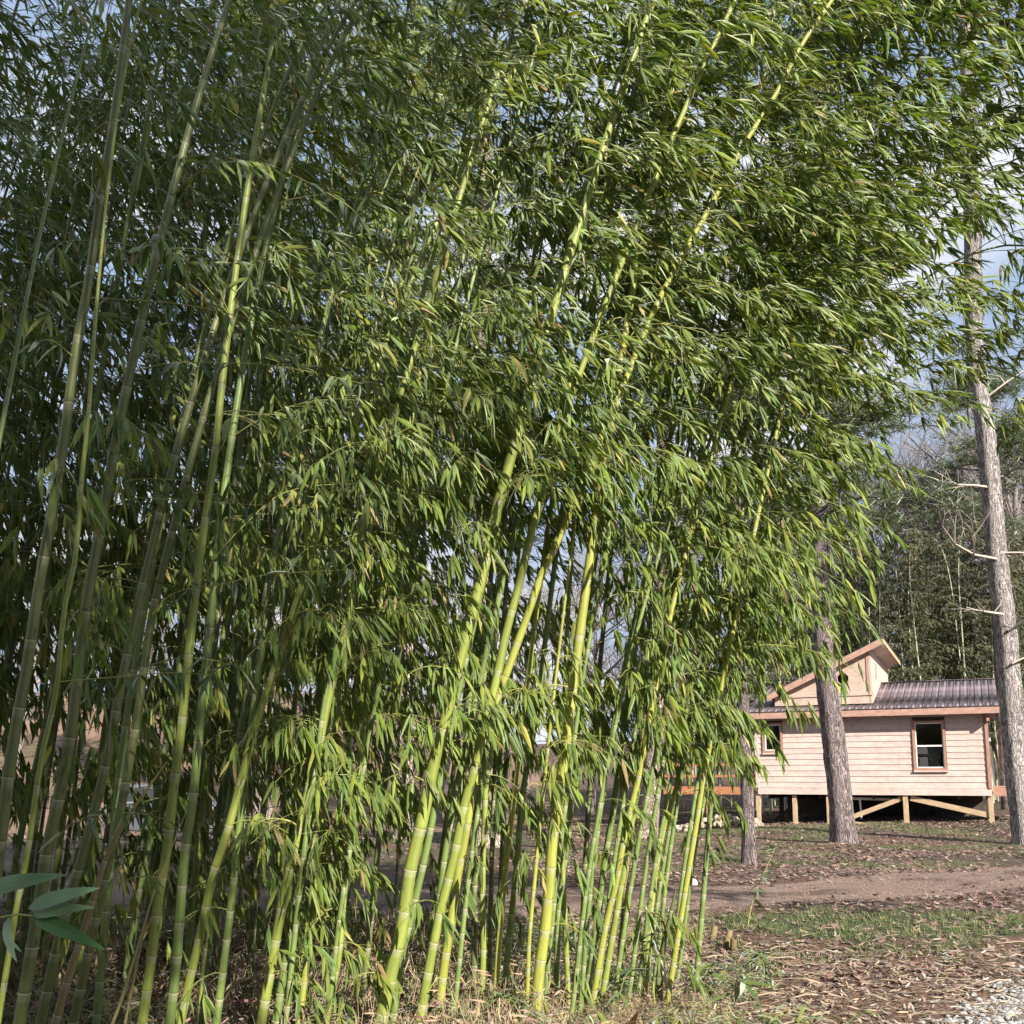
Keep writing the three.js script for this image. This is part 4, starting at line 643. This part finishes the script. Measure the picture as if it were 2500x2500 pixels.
{
  rnd = seeded(710); let list = [];
  for (let k = 0; k < 40000 && list.length < 8000; k++) { const x = rr(1.5, 13), z = -rr(8.3, 33), g = grassAt(x, z); if (rnd() < g * (z > -13 ? 1 : 0.6)) list.push({ p: onGround(x, z), ry: rnd() * 6.3, s: rr(0.5, 1.25) * (z > -13 ? 1 : 0.9) }); }
  for (let k = 0; k < 2500; k++) { const x = rr(-16, 2), z = -rr(14, 30), g = grassAt(x, z); if (rnd() < g) list.push({ p: onGround(x, z), ry: rnd() * 6.3, s: rr(0.6, 1.3) }); }
  stuff('grass', 'short green grass in patches between the track and the litter', 'grass', tuftGeo, grassMat, list);
  list = []; for (let k = 0; k < 9000; k++) { const z = -rr(4.6, 11), x = rr(-5.5, 0.155 * -z + 0.35); if (rnd() < smooth(fbm(x * 1.3, 5, z * 1.3, 3), 0.34, 0.56)) list.push({ p: onGround(x, z), ry: rnd() * 6.3, s: rr(0.3, 1.2) * (x > 0.2 ? 0.5 : 1.1) }); }
  stuff('undergrowth', 'dry straw and thin weeds around the feet of the bamboo', 'undergrowth', dryGeo, dryMat, list);
  list = []; for (let k = 0; k < 26000; k++) { const z = -rr(4.5, 12.5), x = rr(-5.5, 6.5), g = inGrove(x, z), near = smooth(z, -10.8, -9) * smooth(x, 0.6, 1.6); if (rnd() > Math.max(g * 0.8, near) + 0.06) continue; const f = rr(0.5, 1.25), t = rnd(); list.push({ p: onGround(x, z, rr(0.002, 0.03)), ry: rnd() * 6.3, rz: rr(-0.25, 0.25), rx: rr(-0.5, 0.5), s: rr(0.05, 0.14), c: t < 0.5 ? [0.42 * f, 0.31 * f, 0.21 * f] : t < 0.85 ? [0.27 * f, 0.18 * f, 0.13 * f] : [0.50 * f, 0.45 * f, 0.38 * f] }); }
  stuff('leaf_litter', 'pale fallen bamboo leaves covering the soil in front', 'leaf litter', deadLeaf, dryMat, list);
  list = []; for (let k = 0; k < 60000; k++) { const z = -Math.pow(rr(Math.sqrt(8), Math.sqrt(44)), 2), x = rr(k % 3 ? 0.5 : -22, 17); if (Math.abs(z - roadZ(x)) < 1.2 && rnd() < 0.8) continue; if (fbm(x * 0.5, 8, z * 0.5, 3) < 0.4 && rnd() < 0.6) continue; const f = rr(0.5, 1.3), t = rnd(); list.push({ p: onGround(x, z, 0.004), ry: rnd() * 6.3, rx: rr(-0.4, 0.4), rz: rr(-0.4, 0.4), s: rr(0.06, 0.13), c: t < 0.65 ? [0.19 * f, 0.105 * f, 0.085 * f] : t < 0.92 ? [0.28 * f, 0.18 * f, 0.13 * f] : [0.38 * f, 0.30 * f, 0.23 * f] }); }
  stuff('oak_litter', 'scattered brown oak leaves over the ground up to the cabin', 'leaf litter', oakLeaf, dryMat, list);
  list = []; for (let k = 0; k < 420; k++) { const z = -rr(5, 10.8), x = rr(-4.5, 5.6); if (rnd() > Math.max(inGrove(x, z) * 0.7, smooth(x, 1, 2) * 0.9)) continue; const f = rr(0.5, 1.2), L = rr(0.1, 0.45); list.push({ p: onGround(x, z, rr(0.008, 0.04)), ry: rnd() * 6.3, rz: rr(-0.1, 0.1), s: L, sy: rr(0.3, 0.7), sz: rr(0.3, 0.7), c: [0.34 * f, 0.26 * f, 0.18 * f] }); }
  stuff('fallen_twigs', 'broken canes and twigs lying on the litter', 'twigs', stick, twigMat, list);
  const weedGeo = [0, 1, 2].map(() => { const mb = new MB(); for (let k = 0; k < 5; k++) { const a = rnd() * 6.3, e = rr(0.5, 1.3), p0 = V(rr(-0.06, 0.06), 0, rr(-0.06, 0.06)), p1 = p0.clone().add(V(Math.cos(a) * Math.cos(e), Math.sin(e), Math.sin(a) * Math.cos(e)).multiplyScalar(rr(0.12, 0.34))); tube(mb, [p0, p1], [0.002, 0.001], 3, [0.16, 0.2, 0.06], null, 1, false); for (let j = 0; j < 7; j++) { const b = rnd() * 6.3; leaf(mb, p0.clone().lerp(p1, rr(0.35, 1)), V(Math.cos(b), rr(-0.6, 0.5), Math.sin(b)).normalize(), V(rnd() - 0.5, 1, rnd() - 0.5).normalize(), rr(0.07, 0.16), rr(0.011, 0.02), rr(0.1, 0.8), leafColour(0.12)); } } return mb.geo(); });
  list = []; for (let k = 0; k < 900; k++) { const z = -rr(5.2, 11), x = rr(-5, 2.6); if (x > 0.155 * -z + 0.9 || rnd() > smooth(fbm(x * 1.7 + 4, 9, z * 1.7, 3), 0.38, 0.58)) continue; list.push({ p: onGround(x, z), ry: rnd() * 6.3, s: rr(0.5, 1.25) }); }
  stuff('weeds', 'low green bamboo seedlings and weeds among the culm feet', 'weeds', weedGeo, leafMat, list);
  const stone = (() => { const g = new THREE.IcosahedronGeometry(1, 1), p = g.attributes.position, c = []; for (let k = 0; k < p.count; k++) { const f = 0.75 + 0.55 * noise3(p.getX(k) * 1.3 + 4, p.getY(k) * 1.3, p.getZ(k) * 1.3); p.setXYZ(k, p.getX(k) * f, p.getY(k) * f * 0.7, p.getZ(k) * f); c.push(1, 1, 1); } g.computeVertexNormals(); g.setAttribute('color', new THREE.Float32BufferAttribute(c, 3)); return g; })();
  list = []; for (let k = 0; k < 16000; k++) { const z = -rr(5.6, 9.4), x = rr(2.2, 6); const m = smooth(x - (2.35 + (-z - 6) * 0.75), -0.3, 0.5) * smooth(z, -9.6, -8.4); if (rnd() > m) continue; const f = rr(0.5, 1.3); list.push({ p: onGround(x, z, 0.004), ry: rnd() * 6.3, rx: rr(-0.4, 0.4), s: rr(0.009, 0.028), c: [0.34 * f, 0.335 * f, 0.34 * f] }); }
  stuff('gravel', 'grey gravel spilling in at the bottom right corner', 'gravel', stone, new THREE.MeshStandardMaterial({ vertexColors: true, roughness: 0.9 }), list);
  // pile of split stone beside the cabin
  const pile = thing('rubble_pile', 'low heap of pale rubble under the deck left of the cabin', 'rubble pile'), c0 = at(1776, 2020, 33.2), mats = [[0.36, 0.31, 0.23], [0.28, 0.23, 0.17], [0.42, 0.37, 0.28]].map((c) => new THREE.MeshStandardMaterial({ color: lin(...c), roughness: 0.95 }));
  for (let k = 0; k < 120; k++) { const u = rr(-1.6, 1.1), w = rr(-0.35, 0.35), q = part('stone', stone, mats[k % 3], pile); q.position.set(c0.x + u, ground(c0.x + u, c0.z) + rr(0, 0.42) * (1 - Math.abs(u + 0.2) / 2), c0.z + w); q.rotation.set(rnd() * 3, rnd() * 6, rnd() * 3); q.scale.set(rr(0.07, 0.15), rr(0.05, 0.1), rr(0.06, 0.12)); }
  const rock = part('rock', stone, new THREE.MeshStandardMaterial({ color: lin(0.6, 0.55, 0.5), roughness: 0.9 }), scene); rock.name = numbered('rock'); tag(rock, 'single pale rock at the far edge of the dirt track', 'rock'); { const p = at(1690, 2165, 15); rock.position.set(p.x, ground(p.x, -15) + 0.05, -15); rock.scale.setScalar(0.085); }
}
// cut cane stumps
{
  rnd = seeded(720); const tones = [[0.20, 0.16, 0.07], [0.16, 0.12, 0.06], [0.23, 0.17, 0.09]];
  [[1772, 2322, 9.7, 'hollow cut bamboo stump, front one of the three at the grass edge'], [1790, 2318, 9.6, 'hollow cut bamboo stump, rightmost of the three at the grass edge'], [1776, 2306, 10.0, 'hollow cut bamboo stump, rear one of the three at the grass edge'], [1740, 2300, 10.2, 'short brown bamboo stump left of the three hollow ones']].forEach(([px, py, d, l], k) => {
    const p = at(px, py, d), o = thing('bamboo_stump', l, 'stump', 'cut bamboo stumps'), g = new THREE.LatheGeometry([[0.042, -0.05], [0.044, 0.05], [0.047, 0.06], [0.043, 0.07], [0.042, 0.16 + k * 0.01], [0.033, 0.16 + k * 0.01], [0.032, 0.06], [0.0, 0.055]].map(([a, b]) => new THREE.Vector2(a, b)), 14);
    part('wall', g, new THREE.MeshStandardMaterial({ color: lin(...tones[k % 3]), roughness: 0.85, side: THREE.DoubleSide }), o); o.position.set(p.x, ground(p.x, p.z), p.z); o.rotation.set(rr(-0.2, 0.2), 0, rr(-0.25, 0.25)); o.scale.setScalar(0.72);
  });
}
// young plants and stray sprigs at the right of the grove
function sprig(name, label, stemPx, d, leavesN, big, tone) {
  const o = thing(name, label, 'bamboo shoot'), P = stemPx.map(([x, y], k) => at(x, y, d)); P[0].y = ground(P[0].x, P[0].z) - 0.02; const curve = new THREE.CatmullRomCurve3(P), pts = curve.getSpacedPoints(12), mb = new MB(); tube(mb, pts, pts.map((_, k) => lerp(0.005, 0.0018, k / 12)), 5, tone);
  const st = part('stem', mb.geo(), twigMat, o);
  for (let k = 0; k < leavesN; k++) { const p = curve.getPoint(rr(0.25, 1)), a = rnd() * 6.3, d2 = V(Math.cos(a), rr(-0.7, 0.4), Math.sin(a) * 0.7).normalize(); blade(st, p, d2, rr(-0.8, 0.8), rr(0.09, 0.17) * big, 1.05, bladeMats[rnd() < 0.12 ? 4 : Math.floor(rnd() * 4)]); }
  return o;
}
rnd = seeded(730);
sprig('bamboo_shoot', 'tall wispy yellow sprig in front of the dirt track', [[1825, 2262], [1833, 2220], [1850, 2165], [1875, 2110], [1893, 2070]], 10.9, 26, 0.95, [0.42, 0.42, 0.12]);
sprig('bamboo_shoot', 'small broad leaved shoot at the foot of the rightmost culm', [[1712, 2420], [1722, 2380], [1745, 2355], [1790, 2370]], 7.6, 12, 1.3, [0.2, 0.28, 0.08]);
sprig('bamboo_shoot', 'drooping shoot with large leaves in the litter at lower right', [[1770, 2470], [1790, 2420], [1815, 2400], [1850, 2420]], 7.0, 10, 1.5, [0.2, 0.28, 0.08]);
sprig('bamboo_shoot', 'low leafy shoot between the clump and the rightmost culm', [[1600, 2440], [1592, 2380], [1585, 2320], [1600, 2270]], 7.2, 26, 1.0, [0.3, 0.34, 0.08]);
sprig('bamboo_shoot', 'dense little shoot right of the cut stumps', [[1860, 2400], [1865, 2360], [1850, 2330], [1830, 2320]], 8.0, 18, 1.1, [0.2, 0.28, 0.08]);
sprig('bamboo_shoot', 'grassy shoot at the foot of the right hand clump', [[1510, 2470], [1515, 2420], [1530, 2380], [1550, 2360]], 6.8, 24, 1.0, [0.22, 0.3, 0.08]);
sprig('bamboo_shoot', 'green tuft at the foot of the fat upright culm', [[1270, 2510], [1262, 2470], [1250, 2440], [1230, 2430]], 6.4, 20, 1.0, [0.22, 0.3, 0.08]);
// dead cane leaning at the right of the clump and a torn sheath
{
  const o = thing('dead_cane', 'pale dead cane leaning among the low leaves right of the clump', 'cane'), mb = new MB(), pts = [[1632, 2425], [1612, 2345], [1592, 2270], [1576, 2215]].map(([x, y]) => at(x, y, 7.25)); tube(mb, pts, [0.013, 0.012, 0.011, 0.009], 7, [0.52, 0.44, 0.36]); part('stem', mb.geo(), twigMat, o);
  const s = thing('culm_sheath', 'torn orange brown sheath curled in the litter at bottom', 'sheath'), sm = new THREE.MeshStandardMaterial({ color: lin(0.44, 0.24, 0.13), map: bladeMap, roughness: 1, side: THREE.DoubleSide }), b = at(1528, 2520, 6.3); b.y = ground(b.x, b.z);
  for (const [dx, dy, dz, L, w, ro] of [[0.25, 1, 0.1, 0.2, 2.6, 0.9], [-0.5, 0.8, 0.2, 0.16, 2.2, -0.6], [0.9, 0.35, 0.2, 0.2, 1.6, 0.4], [-1, 0.2, 0.3, 0.17, 1.5, 0.2]]) blade(s, b, V(dx, dy, dz).normalize(), ro, L, w, sm).name = 'sheath_blade';
}
// the car glimpsed through the stems
{
  const o = thing('parked_car', 'silver grey car parked beyond the track, glimpsed through the bamboo', 'car'), c = at(425, 2030, 28.6); o.position.set(c.x, ground(c.x, c.z) + 0.0, c.z); o.rotation.y = 2.55;
  const paint = new THREE.MeshPhysicalMaterial({ color: lin(0.20, 0.205, 0.22), metalness: 0.3, roughness: 0.45, clearcoat: 1, clearcoatRoughness: 0.05 }), black = new THREE.MeshStandardMaterial({ color: lin(0.02, 0.02, 0.02), roughness: 0.85 }), glassM = new THREE.MeshPhysicalMaterial({ color: lin(0.05, 0.06, 0.07), roughness: 0.05, clearcoat: 1 }), chrome = new THREE.MeshStandardMaterial({ color: lin(0.7, 0.7, 0.7), metalness: 1, roughness: 0.25 }), lamp = new THREE.MeshPhysicalMaterial({ color: lin(0.8, 0.8, 0.8), roughness: 0.1, clearcoat: 1 });
  const prof = (pts, w, bev) => { const s = new THREE.Shape(pts.map(([x, y]) => new THREE.Vector2(x, y))); const g = new THREE.ExtrudeGeometry(s, { depth: w - 2 * bev, bevelEnabled: true, bevelSize: bev, bevelThickness: bev, bevelSegments: 3 }); g.translate(0, 0, -w / 2 + bev); return g; };
  part('body', prof([[-2.1, 0.3], [-2.15, 0.6], [-2.1, 0.85], [-1.0, 0.98], [1.7, 1.0], [2.1, 0.9], [2.15, 0.4], [2.05, 0.28]], 1.76, 0.06), paint, o);
  part('cabin', prof([[-1.05, 0.98], [-0.45, 1.42], [1.3, 1.44], [1.85, 1.0]], 1.5, 0.08), glassM, o); part('roof', prof([[-0.5, 1.43], [-0.35, 1.5], [1.2, 1.51], [1.35, 1.44]], 1.36, 0.03), paint, o);
  for (const x of [-1.35, 1.35]) for (const s of [-1, 1]) { const g = new THREE.TorusGeometry(0.24, 0.09, 10, 24), w = part('wheel', g, black, o); w.position.set(x, 0.32, s * 0.82); const r = part('rim', new THREE.CylinderGeometry(0.2, 0.2, 0.08, 16).rotateX(Math.PI / 2), chrome, w); r.name = 'rim'; }
  for (const s of [-1, 1]) { const h = part('headlight', new THREE.SphereGeometry(0.14, 12, 8), lamp, o); h.scale.set(0.5, 0.6, 1.2); h.position.set(-2.12, 0.72, s * 0.6); }
  const b = part('bumper', prof([[-2.24, 0.32], [-2.26, 0.5], [-2.1, 0.52], [-2.1, 0.3]], 1.7, 0.03), paint, o); part('grille', new THREE.BoxGeometry(0.04, 0.16, 0.7).translate(-2.2, 0.68, 0), black, o);
}
shade(scene);
renderer.render(scene, camera);
